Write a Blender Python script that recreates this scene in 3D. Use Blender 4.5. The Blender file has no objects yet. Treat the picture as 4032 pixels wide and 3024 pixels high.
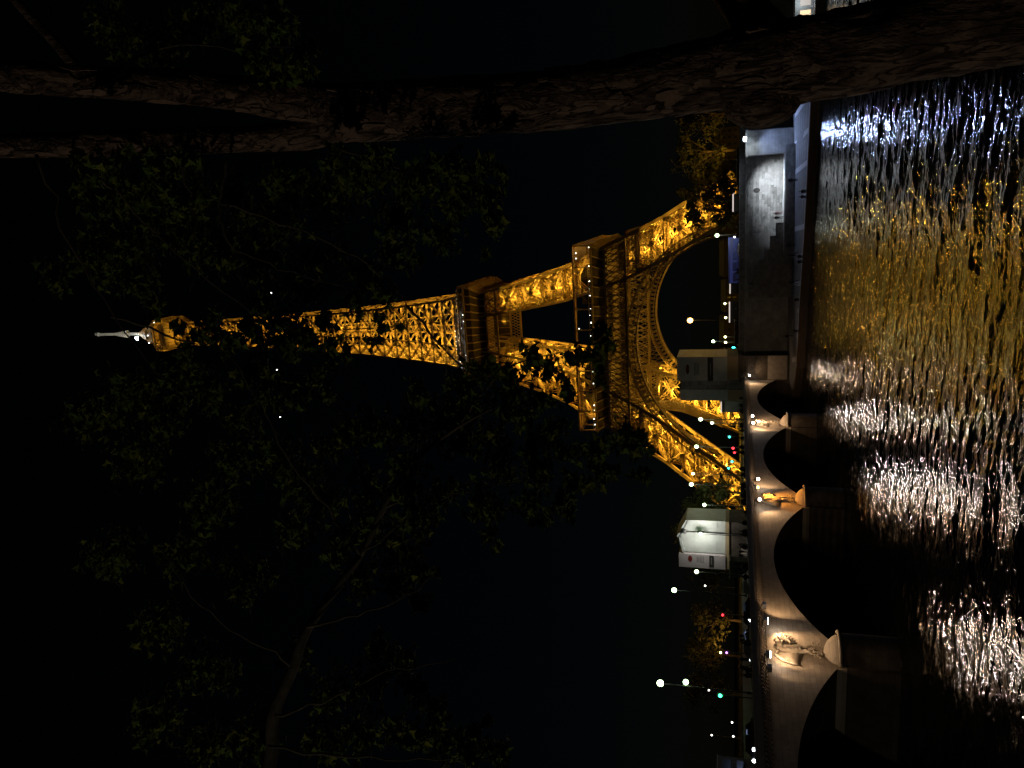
import bpy, math, random
import numpy as np
from mathutils import Vector, Matrix
R = math.radians
random.seed(11); rng = np.random.default_rng(7)
sc = bpy.context.scene
COL = sc.collection
# ------------------------------------------------------------ camera (the phone was held sideways: world up points to picture left)
YAW, PIT, ROL = 0.236, 0.281, 0.0031
sY, cY, sP, cP = math.sin(YAW), math.cos(YAW), math.sin(PIT), math.cos(PIT)
FW = Vector((-sY*cP, cY*cP, sP)); RT = Vector((cY, sY, 0)); UP = Vector((sY*sP, -cY*sP, cP))
RT2 = RT*math.cos(ROL) + UP*math.sin(ROL); UP2 = UP*math.cos(ROL) - RT*math.sin(ROL)
cam = bpy.data.cameras.new('camera'); co = bpy.data.objects.new('camera', cam); COL.objects.link(co)
cam.sensor_width = 36; cam.lens = 36*3044.8/4032; cam.clip_start = .1; cam.clip_end = 20000
m = Matrix((-UP2, RT2, -FW)).transposed().to_4x4(); m.translation = Vector((35.287, 2.656, 11.8))
co.matrix_world = m; sc.camera = co
# ------------------------------------------------------------ night sky, a trace of moonlight, exposure
w = bpy.data.worlds.new('World'); sc.world = w; w.use_nodes = True
nt = w.node_tree; bg = nt.nodes['Background']; sky = nt.nodes.new('ShaderNodeTexSky')
sky.sky_type = 'NISHITA'; sky.sun_disc = False; sky.sun_elevation = R(20); sky.sun_rotation = R(150); sky.dust_density = .6
nt.links.new(sky.outputs[0], bg.inputs[0]); bg.inputs[1].default_value = 0.0002
sun = bpy.data.lights.new('moon', 'SUN'); sun.energy = 0.004; sun.angle = R(.5); sun.color = (1, .9, .8)
so = bpy.data.objects.new('moon', sun); COL.objects.link(so); so.rotation_euler = (R(62), 0, R(-70))
sc.view_settings.view_transform = 'Standard'; sc.view_settings.look = 'None'
sc.view_settings.exposure = 0; sc.view_settings.gamma = 1; sc.view_settings.use_curve_mapping = False
sc.cycles.use_denoising = True; sc.cycles.max_bounces = 5; sc.cycles.diffuse_bounces = 2; sc.cycles.glossy_bounces = 3
sc.cycles.sample_clamp_indirect = 4; sc.cycles.sample_clamp_direct = 0; sc.cycles.caustics_reflective = False

# ------------------------------------------------------------ helpers
class MB:
    def __init__(s): s.v = []; s.f = []
    def add(s, v, f):
        n = len(s.v); s.v += [tuple(p) for p in v]; s.f += [tuple(i+n for i in q) for q in f]; return s
    def box(s, x0, x1, y0, y1, z0, z1):
        return s.add([(x0,y0,z0),(x1,y0,z0),(x1,y1,z0),(x0,y1,z0),(x0,y0,z1),(x1,y0,z1),(x1,y1,z1),(x0,y1,z1)],
            [(0,3,2,1),(4,5,6,7),(0,1,5,4),(1,2,6,5),(2,3,7,6),(3,0,4,7)])
    def beam(s, a, b, w, h=None, n=None, caps=False):
        a = Vector(a); b = Vector(b); d = b-a
        if d.length < 1e-5: return s
        d.normalize(); h = w if h is None else h
        n = Vector(n) if n is not None else (Vector((0,0,1)) if abs(d.z) < .9 else Vector((1,0,0)))
        sdir = d.cross(n)
        if sdir.length < 1e-4: sdir = d.cross(Vector((0,1,0)))
        sdir.normalize(); t = sdir.cross(d)
        p = sdir*(w/2); q = t*(h/2)
        f = [(0,1,5,4),(1,2,6,5),(2,3,7,6),(3,0,4,7)]
        if caps: f += [(3,2,1,0),(4,5,6,7)]
        return s.add([a-p-q,a+p-q,a+p+q,a-p+q,b-p-q,b+p-q,b+p+q,b-p+q], f)
    def tube(s, pts, rad, n=8, close=True, jit=None):
        rings = []; k = len(pts); base = len(s.v); prev = None
        for i, p in enumerate(pts):
            p = Vector(p); d = (Vector(pts[min(i+1,k-1)])-Vector(pts[max(i-1,0)])).normalized()
            if prev is None:
                u = d.cross(Vector((0,0,1)) if abs(d.z) < .9 else Vector((1,0,0))).normalized()
            else:
                u = (prev - d*prev.dot(d)).normalized()
            prev = u; v = d.cross(u)
            r = rad[i] if hasattr(rad, '__len__') else rad
            for j in range(n):
                a = 2*math.pi*j/n; rr = r*(jit(i, j) if jit else 1)
                s.v.append(tuple(p+u*math.cos(a)*rr+v*math.sin(a)*rr))
        for i in range(k-1):
            for j in range(n):
                a = base+i*n+j; b = base+i*n+(j+1)%n
                s.f.append((a, b, b+n, a+n))
        if close:
            s.f.append(tuple(base+j for j in reversed(range(n)))); s.f.append(tuple(base+(k-1)*n+j for j in range(n)))
        return s
    def lathe(s, c, prof, n=20, a0=0, a1=2*math.pi, axis='z'):
        full = abs(a1-a0-2*math.pi) < 1e-4; base = len(s.v); m_ = n if full else n+1
        for r, z in prof:
            for j in range(m_):
                a = a0+(a1-a0)*j/n
                s.v.append((c[0]+r*math.cos(a), c[1]+r*math.sin(a), c[2]+z))
        for i in range(len(prof)-1):
            for j in range(n):
                a = base+i*m_+j; b = base+i*m_+(j+1)%m_
                s.f.append((a, b, b+m_, a+m_))
        return s
    def blob(s, c, r, n=8, k=5):
        rx, ry, rz = (r, r, r) if not hasattr(r, '__len__') else r
        base = len(s.v)
        for i in range(k+1):
            t = math.pi*i/k
            for j in range(n):
                a = 2*math.pi*j/n
                s.v.append((c[0]+rx*math.sin(t)*math.cos(a), c[1]+ry*math.sin(t)*math.sin(a), c[2]+rz*math.cos(t)))
        for i in range(k):
            for j in range(n):
                a = base+i*n+j; b = base+i*n+(j+1)%n
                s.f.append((a, a+n, b+n, b))
        return s
    def mesh(s, name, smooth=False):
        me = bpy.data.meshes.new(name); me.from_pydata(s.v, [], s.f)
        if smooth: me.polygons.foreach_set('use_smooth', [True]*len(me.polygons))
        me.update(); return me
    def build(s, name, mat, parent=None, smooth=False):
        me = s.mesh(name, smooth); me.materials.append(mat)
        return link(name, me, parent)
def link(name, data, parent=None, loc=None, rotz=0):
    o = bpy.data.objects.new(name, data); COL.objects.link(o)
    if parent is not None: o.parent = parent
    if loc is not None: o.location = loc
    if rotz: o.rotation_euler = (0, 0, rotz)
    return o
def tag(o, label=None, cat=None, group=None, kind=None):
    if label: o['label'] = label
    if cat: o['category'] = cat
    if group: o['group'] = group
    if kind: o['kind'] = kind
    return o
def thing(name, label, cat, loc=(0,0,0), rotz=0, group=None):
    o = link(name, None, None, loc, rotz); return tag(o, label, cat, group)
def kids(o): return [c for c in bpy.data.objects if c.parent == o]
def dup(root, ch, loc, rotz=0, label=None, scale=None):
    r = root.copy(); COL.objects.link(r); r.location = loc; r.rotation_euler = (0,0,rotz)
    if scale: r.scale = (scale,)*3
    if label: r['label'] = label
    for c, g in ch:
        c2 = c.copy(); COL.objects.link(c2); c2.parent = r
        for d in g:
            d2 = d.copy(); COL.objects.link(d2); d2.parent = c2
    return r
def tree_of(root): return [(c, kids(c)) for c in kids(root)]

def mat(name, col, rough=.7, col2=None, scale=4, bump=0, bscale=20, metal=0, spec=.3, detail=6, stretch=None, fac=(.35,.65), transl=0):
    m_ = bpy.data.materials.new(name); m_.use_nodes = True; t = m_.node_tree; b = t.nodes['Principled BSDF']
    b.inputs['Base Color'].default_value = (*col, 1); b.inputs['Roughness'].default_value = rough
    b.inputs['Metallic'].default_value = metal; b.inputs['Specular IOR Level'].default_value = spec
    tc = t.nodes.new('ShaderNodeTexCoord'); mp = t.nodes.new('ShaderNodeMapping'); t.links.new(tc.outputs['Object'], mp.inputs[0])
    if stretch: mp.inputs['Scale'].default_value = stretch
    if col2:
        n = t.nodes.new('ShaderNodeTexNoise'); n.inputs['Scale'].default_value = scale; n.inputs['Detail'].default_value = detail
        n.inputs['Roughness'].default_value = .65
        t.links.new(mp.outputs[0], n.inputs['Vector'])
        r = t.nodes.new('ShaderNodeValToRGB'); r.color_ramp.elements[0].position = fac[0]; r.color_ramp.elements[1].position = fac[1]
        r.color_ramp.elements[0].color = (*col, 1); r.color_ramp.elements[1].color = (*col2, 1)
        t.links.new(n.outputs['Fac'], r.inputs[0]); t.links.new(r.outputs[0], b.inputs['Base Color'])
    if bump:
        n = t.nodes.new('ShaderNodeTexNoise'); n.inputs['Scale'].default_value = bscale; n.inputs['Detail'].default_value = 8
        t.links.new(mp.outputs[0], n.inputs['Vector'])
        bp = t.nodes.new('ShaderNodeBump'); bp.inputs['Strength'].default_value = bump; bp.inputs['Distance'].default_value = .05
        t.links.new(n.outputs['Fac'], bp.inputs['Height']); t.links.new(bp.outputs[0], b.inputs['Normal'])
    if transl: b.inputs['Transmission Weight'].default_value = 0
    return m_
def add_joints(m_, sc_, cols=(.82,1.08), w_=.5, h_=.4):      # ashlar joints: slight block-to-block tone and hairline mortar
    t = m_.node_tree; b = t.nodes['Principled BSDF']; src = b.inputs['Base Color'].links[0].from_socket
    tc = t.nodes.new('ShaderNodeTexCoord'); sp = t.nodes.new('ShaderNodeSeparateXYZ'); cb = t.nodes.new('ShaderNodeCombineXYZ')
    t.links.new(tc.outputs['Object'], sp.inputs[0]); t.links.new(sp.outputs['Y'], cb.inputs['X']); t.links.new(sp.outputs['Z'], cb.inputs['Y'])
    k = t.nodes.new('ShaderNodeTexBrick'); k.inputs['Scale'].default_value = sc_; k.inputs['Mortar Size'].default_value = .012
    k.inputs['Brick Width'].default_value = w_*2; k.inputs['Row Height'].default_value = h_
    for nm, v in (('Color1', cols[0]), ('Color2', cols[1]), ('Mortar', .55)): k.inputs[nm].default_value = (v, v, v, 1)
    t.links.new(cb.outputs[0], k.inputs['Vector']); mx = t.nodes.new('ShaderNodeMix'); mx.data_type = 'RGBA'; mx.blend_type = 'MULTIPLY'; mx.inputs['Factor'].default_value = 1
    t.links.new(src, mx.inputs[6]); t.links.new(k.outputs['Color'], mx.inputs[7]); t.links.new(mx.outputs[2], b.inputs['Base Color'])
def bark_cracks(m_):      # dark fissures running along the trunk and pale flaked patches
    t = m_.node_tree; b = t.nodes['Principled BSDF']; src = b.inputs['Base Color'].links[0].from_socket
    tc = t.nodes.new('ShaderNodeTexCoord'); mp = t.nodes.new('ShaderNodeMapping'); mp.inputs['Scale'].default_value = (1,1,.16); t.links.new(tc.outputs['Object'], mp.inputs[0])
    n = t.nodes.new('ShaderNodeTexNoise'); n.inputs['Scale'].default_value = 7; n.inputs['Detail'].default_value = 7; n.inputs['Distortion'].default_value = 1.4; t.links.new(mp.outputs[0], n.inputs['Vector'])
    r = t.nodes.new('ShaderNodeValToRGB'); e = r.color_ramp.elements; e[0].position = .455; e[0].color = (1,1,1,1); e[1].position = .53; e[1].color = (1,1,1,1)
    q = e.new(.49); q.color = (.22,.18,.16,1); t.links.new(n.outputs['Fac'], r.inputs[0])
    mx = t.nodes.new('ShaderNodeMix'); mx.data_type = 'RGBA'; mx.blend_type = 'MULTIPLY'; mx.inputs['Factor'].default_value = 1
    t.links.new(src, mx.inputs[6]); t.links.new(r.outputs[0], mx.inputs[7]); t.links.new(mx.outputs[2], b.inputs['Base Color'])
    bp = t.nodes.new('ShaderNodeBump'); bp.inputs['Strength'].default_value = .9; bp.inputs['Distance'].default_value = .06; t.links.new(r.outputs[0], bp.inputs['Height'])
    if b.inputs['Normal'].links: t.links.new(b.inputs['Normal'].links[0].from_socket, bp.inputs['Normal'])
    t.links.new(bp.outputs[0], b.inputs['Normal'])
def emit(name, col, s):
    m_ = bpy.data.materials.new(name); m_.use_nodes = True; b = m_.node_tree.nodes['Principled BSDF']
    b.inputs['Base Color'].default_value = (.1,.1,.1,1); b.inputs['Emission Color'].default_value = (*col, 1); b.inputs['Emission Strength'].default_value = s
    return m_
def lamp(name, kind, loc, power, col, parent=None, r=.2, to=None, size=90, blend=.5):
    l = bpy.data.lights.new(name, kind); l.energy = power; l.color = col; l.shadow_soft_size = r
    if kind == 'SPOT': l.spot_size = R(size); l.spot_blend = blend
    o = bpy.data.objects.new(name, l); COL.objects.link(o); o.location = loc
    if to is not None:
        o.rotation_euler = (Vector(to)-Vector(loc)).to_track_quat('-Z', 'Y').to_euler()
    if parent is not None: o.parent = parent
    return o

M = dict(
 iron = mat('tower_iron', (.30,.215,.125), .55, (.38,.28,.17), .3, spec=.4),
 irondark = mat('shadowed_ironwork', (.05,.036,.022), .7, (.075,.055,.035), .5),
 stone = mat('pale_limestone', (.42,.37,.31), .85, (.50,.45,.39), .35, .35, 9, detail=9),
 cornice = mat('weathered_limestone', (.33,.28,.23), .85, (.44,.39,.33), 1.5, .3, 12),
 relief = mat('carved_limestone', (.45,.40,.33), .7, (.52,.47,.4), 3, .15, 30),
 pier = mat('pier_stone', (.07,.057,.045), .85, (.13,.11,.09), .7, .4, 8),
 wall = mat('quay_stone', (.22,.22,.21), .9, (.40,.40,.39), .6, .4, 10, detail=10),
 wall2 = mat('quay_stone_dark', (.15,.15,.14), .9, (.30,.30,.29), .9, .4, 10),
 paveb = mat('dark_pavement', (.07,.07,.07), .85, (.09,.09,.09), 1.2, .2, 10),
 capst = mat('quay_coping', (.30,.30,.29), .85, (.40,.40,.38), 1.2, .2, 10),
 slab = mat('quay_paving', (.12,.125,.13), .8, (.19,.195,.20), 1.2, .2, 14),
 band = mat('pale_paving', (.42,.43,.44), .8, (.52,.53,.54), 1.5, .2, 14),
 timber = mat('fender_timber', (.16,.11,.07), .8, (.24,.17,.11), 1.2, .3, 9, stretch=(.3,1,6)),
 ply = mat('plywood', (.42,.33,.18), .8, (.52,.42,.26), 2, .1, 20, stretch=(.2,.2,5)),
 asphalt = mat('asphalt', (.04,.04,.042), .85, (.06,.06,.06), 3, .2, 30),
 ground = mat('ground_soil', (.014,.014,.012), .95, (.025,.024,.02), .1, .2, 8),
 sheet = mat('white_sheeting', (.52,.58,.54), .5, (.66,.72,.68), .5, .5, 1.2),
 sheet2 = mat('printed_sheeting', (.50,.47,.47), .5, (.6,.57,.57), .5, .4, 1.2),
 print_dark = mat('dark_print', (.03,.03,.03), .5, (.06,.055,.05), 2),
 print_red = mat('maroon_print', (.16,.02,.02), .5, (.22,.04,.03), 2),
 darkmetal = mat('dark_metal', (.05,.055,.05), .5, (.08,.08,.075), 3, metal=.3),
 greymetal = mat('grey_metal', (.25,.26,.26), .5, (.32,.33,.33), 3, metal=.3),
 bark = mat('plane_bark', (.05,.031,.023), .85, (.15,.098,.072), 6, .9, 26, stretch=(1,1,.45), detail=10, fac=(.42,.58)),
 twig = mat('twig_bark', (.035,.03,.02), .9, (.07,.06,.04), 8),
 leafA = mat('plane_leaf', (.042,.078,.008), .8, (.07,.105,.012), 9, spec=.12),
 leafB = mat('plane_leaf_yellowing', (.09,.11,.012), .8, (.12,.13,.016), 9, spec=.12),
 leafF = mat('far_leaves', (.07,.075,.02), .8, (.11,.10,.03), .4),
 trunkF = mat('far_bark', (.12,.09,.06), .9, (.16,.12,.09), 2),
 cloth = mat('dark_clothing', (.02,.02,.024), .9, (.04,.04,.045), 5),
 cloth2 = mat('pale_clothing', (.35,.35,.36), .9, (.45,.45,.46), 5),
 cloth3 = mat('pink_patterned_clothing', (.45,.12,.12), .9, (.6,.5,.5), 8),
 skin = mat('skin', (.35,.2,.14), .6),
 carA = mat('silver_car_paint', (.45,.46,.5), .3, metal=.4), carB = mat('dark_car_paint', (.03,.03,.035), .3, metal=.3),
 carC = mat('white_car_paint', (.7,.7,.72), .35),
 glass = mat('car_glass', (.02,.02,.025), .1, spec=.6), tyre = mat('tyre', (.02,.02,.02), .9),
 house = mat('far_facade', (.035,.032,.03), .9, (.06,.055,.05), .3), roof = mat('zinc_roof', (.10,.11,.12), .6),
 buscol = mat('blue_coach_paint', (.12,.15,.5), .4),
)
add_joints(M['stone'], 1); add_joints(M['pier'], 1); bark_cracks(M['bark'])
E_ = dict(
 lampw = emit('street_lamp_glow', (.66,1,.52), 9), lampb = emit('floodlight_glow', (.72,.86,1), 60), lampo = emit('sodium_glow', (1,.50,.10), 14),
 lampy = emit('yellow_lamp_glow', (1,.95,.45), 9), warm = emit('warm_flood_glow', (1,.80,.62), 60), wht = emit('white_bulb', (1,.98,.92), 7),
 red = emit('red_light', (1,.02,.03), 8), green = emit('green_light', (.05,1,.35), 8), teal = emit('teal_light', (.05,.9,.85), 7), purple = emit('purple_light', (.6,.2,1), 6),
 blue = emit('blue_panel', (.09,.12,.55), .13), amber = emit('amber_light', (1,.5,.05), 6), win = emit('lit_window', (1,.72,.4), 1.2), strip = emit('white_strip_light', (1,.86,.78), .7),
 dim = emit('dim_window', (.9,.8,.7), .5), head = emit('headlight_glow', (.85,.95,1), 14),
)
# measured limb paths, leaf cluster centres (world metres, radius) and stars
CL= [(37.35,10.84,16.66,0.26),(37.0,10.61,16.79,0.23),(36.78,10.24,16.14,0.18),(37.79,11.74,17.68,0.31),(37.0,10.49,16.15,0.15),(37.52,11.6,18.78,0.35),(37.72,11.81,18.35,0.35),(38.09,12.58,20.26,0.39),(35.9,8.98,17.83,0.2),(35.82,8.41,16.94,0.18),(35.91,9.19,17.2,0.18),(35.86,8.95,16.65,0.15),(35.68,10.48,18.54,0.33),(35.64,10.52,17.93,0.32),(35.63,10.77,19.42,0.29),(35.78,10.76,14.8,0.22),(35.69,11.35,14.58,0.21),(35.58,11.31,15.37,0.3),(35.35,11.61,15.04,0.28),(35.38,11.47,14.58,0.22),(35.11,11.41,14.53,0.19),(35.03,11.6,15.18,0.25),(35.22,12.03,15.96,0.3),(35.65,11.7,16.27,0.29),(35.52,12.11,17.03,0.37),(35.77,11.65,17.26,0.29),(34.74,11.56,14.66,0.06),(35.84,10.78,15.56,0.23),(35.88,10.8,16.08,0.21),(35.55,11.51,14.87,0.22),(35.65,11.49,14.4,0.1),(34.55,11.92,16.51,0.27),(34.73,12.13,17.14,0.31),(34.44,11.43,17.12,0.3),(34.8,11.74,17.88,0.37),(34.22,12.03,16.26,0.18),(34.94,11.84,18.51,0.38),(35.22,11.76,18.98,0.38),(35.13,11.41,19.46,0.37),(35.06,11.09,19.93,0.37),(34.7,11.26,20.8,0.26),(35.26,12.75,18.17,0.4),(35.62,12.58,18.76,0.4),(34.81,11.57,15.86,0.23),(34.76,10.94,15.29,0.1),(34.01,11.12,16.74,0.17),(34.01,10.98,15.86,0.12),(33.92,11.15,17.06,0.22),(34.09,11.04,17.27,0.22),(34.0,11.08,17.77,0.2),(33.83,10.73,17.82,0.16),(34.0,10.8,18.18,0.16),(33.82,10.59,18.29,0.14),(33.73,11.25,17.62,0.18),(33.71,11.29,16.94,0.15),(33.68,11.0,16.4,0.12),(34.22,11.19,19.23,0.17),(34.01,11.75,18.67,0.17),(33.63,11.3,17.36,0.18),(34.31,10.95,17.43,0.19),(34.18,11.66,16.49,0.16),(34.59,11.34,19.62,0.31),(34.78,11.6,20.28,0.32),(33.98,10.61,17.84,0.15),(33.92,10.47,17.53,0.15),(34.0,10.47,17.16,0.14),(33.75,11.25,17.37,0.17),(33.82,11.51,17.22,0.16),(33.8,10.88,16.49,0.13),(33.95,10.66,18.14,0.11),(34.11,10.23,18.08,0.11),(34.09,10.65,17.08,0.13),(33.99,11.04,15.6,0.08),(33.75,11.28,16.12,0.09),(33.45,10.98,17.72,0.26),(33.35,10.43,16.99,0.27),(33.4,11.21,16.87,0.2),(33.26,10.55,16.76,0.23),(33.13,11.29,18.63,0.34),(33.02,10.35,17.49,0.25),(33.4,11.23,19.05,0.28),(32.59,11.77,19.89,0.41),(33.13,11.26,19.89,0.39),(33.13,11.07,16.76,0.13),(33.37,11.32,14.62,0.19),(33.55,11.27,14.08,0.18),(33.27,11.77,14.05,0.23),(33.12,11.21,13.73,0.14),(33.61,11.06,13.28,0.22),(33.8,11.31,13.31,0.13),(33.29,11.41,13.35,0.12),(33.61,10.97,13.55,0.1),(33.23,10.72,15.35,0.19),(33.11,11.67,15.18,0.22),(33.38,11.27,14.78,0.17),(32.8,11.72,15.1,0.3),(32.95,11.86,14.57,0.24),(32.79,11.34,14.32,0.22),(32.92,11.53,14.07,0.2),(32.62,11.55,13.91,0.19),(33.23,11.68,14.5,0.17),(32.58,11.12,16.59,0.29),(32.66,11.27,16.27,0.3),(32.43,10.98,16.8,0.18),(32.45,11.78,16.0,0.31),(32.64,11.61,15.39,0.3),(32.2,11.21,15.78,0.29),(32.27,11.8,15.23,0.3),(32.49,11.53,14.69,0.26),(32.08,11.47,14.64,0.26),(32.28,11.84,14.3,0.27),(32.1,11.32,14.12,0.25),(32.28,11.5,13.8,0.22),(32.65,10.62,13.24,0.2),(32.61,11.08,13.0,0.21),(32.51,11.24,12.81,0.14),(32.4,10.61,12.77,0.11),(32.2,11.11,13.28,0.19),(32.11,11.03,13.6,0.19),(32.1,10.39,13.63,0.15),(31.69,11.26,14.19,0.23),(31.82,10.73,13.61,0.11),(31.41,11.56,14.84,0.24),(31.28,11.16,14.75,0.15),(30.99,11.43,14.76,0.08),(31.46,11.31,14.1,0.13),(31.83,11.0,14.81,0.23),(31.68,10.7,15.49,0.28),(31.1,10.97,15.91,0.29),(31.35,11.2,16.38,0.3),(30.99,10.61,15.46,0.19),(30.61,10.62,15.53,0.15),(30.78,10.71,15.89,0.23),(31.39,10.42,16.37,0.28),(31.52,11.34,17.12,0.31),(31.92,11.28,17.38,0.34),(32.24,11.27,17.68,0.31),(31.15,11.21,17.52,0.31),(31.87,11.13,15.34,0.26),(31.89,11.05,15.74,0.23),(31.86,11.21,16.33,0.27),(30.7,10.91,16.45,0.24),(29.81,10.0,15.98,0.28),(29.89,10.39,15.78,0.22),(29.83,9.99,15.37,0.23),(29.5,9.61,15.36,0.26),(29.02,10.12,15.15,0.25),(29.74,9.52,14.54,0.15),(29.58,9.41,14.3,0.17),(29.45,9.56,15.92,0.27),(29.18,10.57,16.86,0.3),(29.1,9.81,16.59,0.31),(29.75,9.69,14.4,0.06),(29.48,9.41,14.57,0.2),(30.01,10.46,16.05,0.23),(29.53,10.02,15.18,0.2),(29.58,10.7,17.43,0.25),(31.99,11.53,18.63,0.39),(31.39,11.27,18.92,0.39),(30.74,11.08,19.28,0.39),(30.2,11.54,18.77,0.41),(31.87,11.72,20.4,0.42),(29.71,10.9,19.73,0.4),(29.54,10.24,18.48,0.37),(30.64,11.12,20.54,0.41),(28.69,10.2,17.81,0.37),(28.46,10.24,18.67,0.38),(28.35,10.64,19.93,0.4),(32.7,11.32,20.69,0.4)]
TRUNK= [(37.07,12.96,7.27,0.495),(36.89,12.71,8.86,0.457),(36.84,12.71,9.66,0.454),(36.73,12.67,10.52,0.458),(36.7,12.63,11.03,0.452),(36.69,12.55,11.48,0.447),(36.63,12.56,12.08,0.404),(36.58,12.53,12.66,0.378),(36.53,12.42,13.56,0.353),(36.49,12.22,14.46,0.34),(36.49,11.93,15.34,0.339),(36.49,11.63,16.04,0.336),(36.47,11.36,16.58,0.319)]
FORKA= [(36.34,11.53,16.51,0.203),(36.27,11.4,16.97,0.169),(36.26,11.08,17.64,0.15),(36.27,10.65,18.37,0.147),(36.26,10.13,18.97,0.137),(36.26,9.61,19.48,0.121),(36.23,9.09,19.92,0.105)]
FORKB= [(36.52,11.56,16.17,0.274),(36.61,11.2,16.63,0.232),(36.68,10.82,17.05,0.203),(36.76,10.27,17.62,0.177),(36.79,9.73,18.12,0.155),(36.82,9.33,18.52,0.15),(36.83,9.1,18.75,0.141),(36.86,8.64,19.14,0.118)]
FORKC= [(36.84,12.73,11.37,0.336),(37.26,12.76,11.65,0.246),(37.64,12.89,11.88,0.222),(38.54,13.04,12.37,0.185)]
FORKD= [(36.96,10.12,18.69,0.074),(37.39,10.11,19.03,0.061),(37.81,10.07,19.38,0.055),(38.33,9.98,19.7,0.048)]
KNOT=(36.28,12.6,11.52)
LIMB= [(27.92,8.67,17.32,0.114),(29.0,9.36,17.08,0.082),(29.56,9.56,17.06,0.074),(30.08,9.81,16.87,0.064),(30.49,10.04,16.74,0.057),(31.19,10.62,16.26,0.047),(31.75,10.9,15.99,0.039),(32.29,11.18,15.6,0.031),(32.63,11.37,15.13,0.022),(32.87,11.5,14.66,0.014)]
TWIGS=[
[(31.75,10.9,15.99,0.035),(31.8,11.07,15.43,0.028),(31.99,11.27,14.81,0.022),(32.04,11.37,14.18,0.015),(32.01,11.45,13.25,0.008)],
[(31.23,10.54,16.21,0.035),(31.5,10.76,15.81,0.028),(31.82,11.04,15.25,0.022),(31.97,11.26,14.48,0.015),(31.96,11.31,13.85,0.008)],
[(30.58,9.89,16.65,0.035),(30.67,10.1,16.12,0.026),(30.83,10.33,15.55,0.017),(31.11,10.48,15.2,0.008)],
[(29.83,9.23,16.81,0.035),(29.93,9.52,16.23,0.026),(30.14,9.8,15.71,0.017),(30.22,10.08,14.87,0.008)],
[(29.57,9.02,16.78,0.035),(29.39,9.3,15.87,0.026),(29.33,9.5,15.04,0.017),(29.33,9.61,14.33,0.008)],
[(36.03,10.75,17.45,0.035),(35.52,10.59,17.55,0.028),(35.08,10.54,17.45,0.022),(34.72,10.74,16.96,0.015),(34.47,10.99,16.29,0.008)],
[(36.16,11.29,16.57,0.035),(35.88,11.54,15.9,0.028),(35.73,11.69,15.31,0.022),(35.45,11.8,14.73,0.015),(35.03,11.75,14.55,0.008)],
[(36.1,10.43,17.87,0.035),(35.65,10.37,17.77,0.026),(35.11,10.29,17.67,0.017),(34.56,10.08,17.68,0.008)],
[(35.52,10.67,17.61,0.035),(35.18,11.03,16.9,0.028),(34.8,11.27,16.23,0.022),(34.18,11.37,15.67,0.015),(33.8,11.06,15.97,0.008)],
[(36.13,9.77,18.64,0.035),(35.57,9.99,18.29,0.028),(34.98,10.2,17.9,0.022),(34.22,10.51,17.22,0.015),(33.9,10.75,16.57,0.008)],
[(31.23,10.54,16.21,0.035),(32.0,10.5,16.68,0.028),(32.67,10.39,17.04,0.022),(33.32,10.32,17.24,0.015),(33.8,10.18,17.41,0.008)],
[(32.57,11.55,15.2,0.035),(33.03,11.65,14.86,0.026),(33.4,11.75,14.36,0.017),(33.5,11.83,13.48,0.008)],
[(34.15,11.65,15.79,0.035),(33.6,11.61,15.31,0.026),(33.25,11.57,14.82,0.017),(33.17,11.61,14.18,0.008)],
[(36.82,9.95,18.32,0.035),(37.13,10.16,17.78,0.026),(37.16,10.5,17.07,0.017),(37.07,10.81,16.34,0.008)],
[(36.14,9.51,18.89,0.035),(35.34,9.52,18.75,0.026),(34.35,9.62,18.39,0.017),(33.61,9.71,17.94,0.008)],
[(34.33,9.81,18.57,0.035),(34.04,10.05,17.96,0.022),(33.95,10.21,17.41,0.008)],
[(30.23,9.6,16.72,0.035),(30.72,9.39,17.2,0.026),(31.26,9.19,17.62,0.017),(32.03,9.14,17.94,0.008)],
]
STARS=[(-481.21, 4998.24, 3294.7, 'small white star right of the tower shaft, half hidden by leaves'),(-1043.39, 4917.4, 3280.1, 'small white star left of the tower shaft'),(-1386.55, 4844.78, 3257.14, 'brighter small white star farther left of the tower shaft'),]
# ------------------------------------------------------------ setting: ground, water
g = MB()
g.add([(-6000,158.3,10.0),(6000,158.3,10.0),(6000,9000,10.0),(-6000,9000,10.0)], [(0,1,2,3)])
tag(g.build('ground', M['ground']), kind='structure')
b = MB().box(-6000,6000,-400,.2,1,10.08); tag(b.build('near_embankment', M['ground']), kind='structure')
b = MB().box(-2.6,120,.2,17,-2,2.2); tag(b.build('lower_quay', M['slab']), kind='structure')
b = MB().box(-6000,6000,158.6,172,10.004,10.02); tag(b.build('road', M['asphalt']), kind='structure')
# riverbed-dark water with real low waves; fine ripples in the normal
def water():
    xs = np.linspace(-70, 75, 560); ys = 20 + (np.linspace(0, 1, 760)**1.35)*140
    X, Y = np.meshgrid(xs, ys); Z = np.zeros_like(X)
    for i in range(46):
        L = 10**rng.uniform(-.25, .75); a = rng.normal(1.5, .85); k = 2*math.pi/L
        Z += 0.0095*L**.6*np.sin(k*(X*math.cos(a)+Y*math.sin(a))+rng.uniform(0, 6.28)+.8*np.sin(X*.21*rng.uniform(.5,1.5)+i))
    Z *= .5
    v = np.stack([X, Y, Z], -1).reshape(-1, 3); n, m_ = X.shape
    idx = np.arange(n*m_).reshape(n, m_)
    f = np.stack([idx[:-1,:-1], idx[:-1,1:], idx[1:,1:], idx[1:,:-1]], -1).reshape(-1, 4)
    me = bpy.data.meshes.new('water'); me.from_pydata(v.tolist(), [], f.tolist())
    me.polygons.foreach_set('use_smooth', [True]*len(me.polygons)); me.update()
    return me
wm = bpy.data.materials.new('river_water'); wm.use_nodes = True; t = wm.node_tree; b = t.nodes['Principled BSDF']
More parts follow.
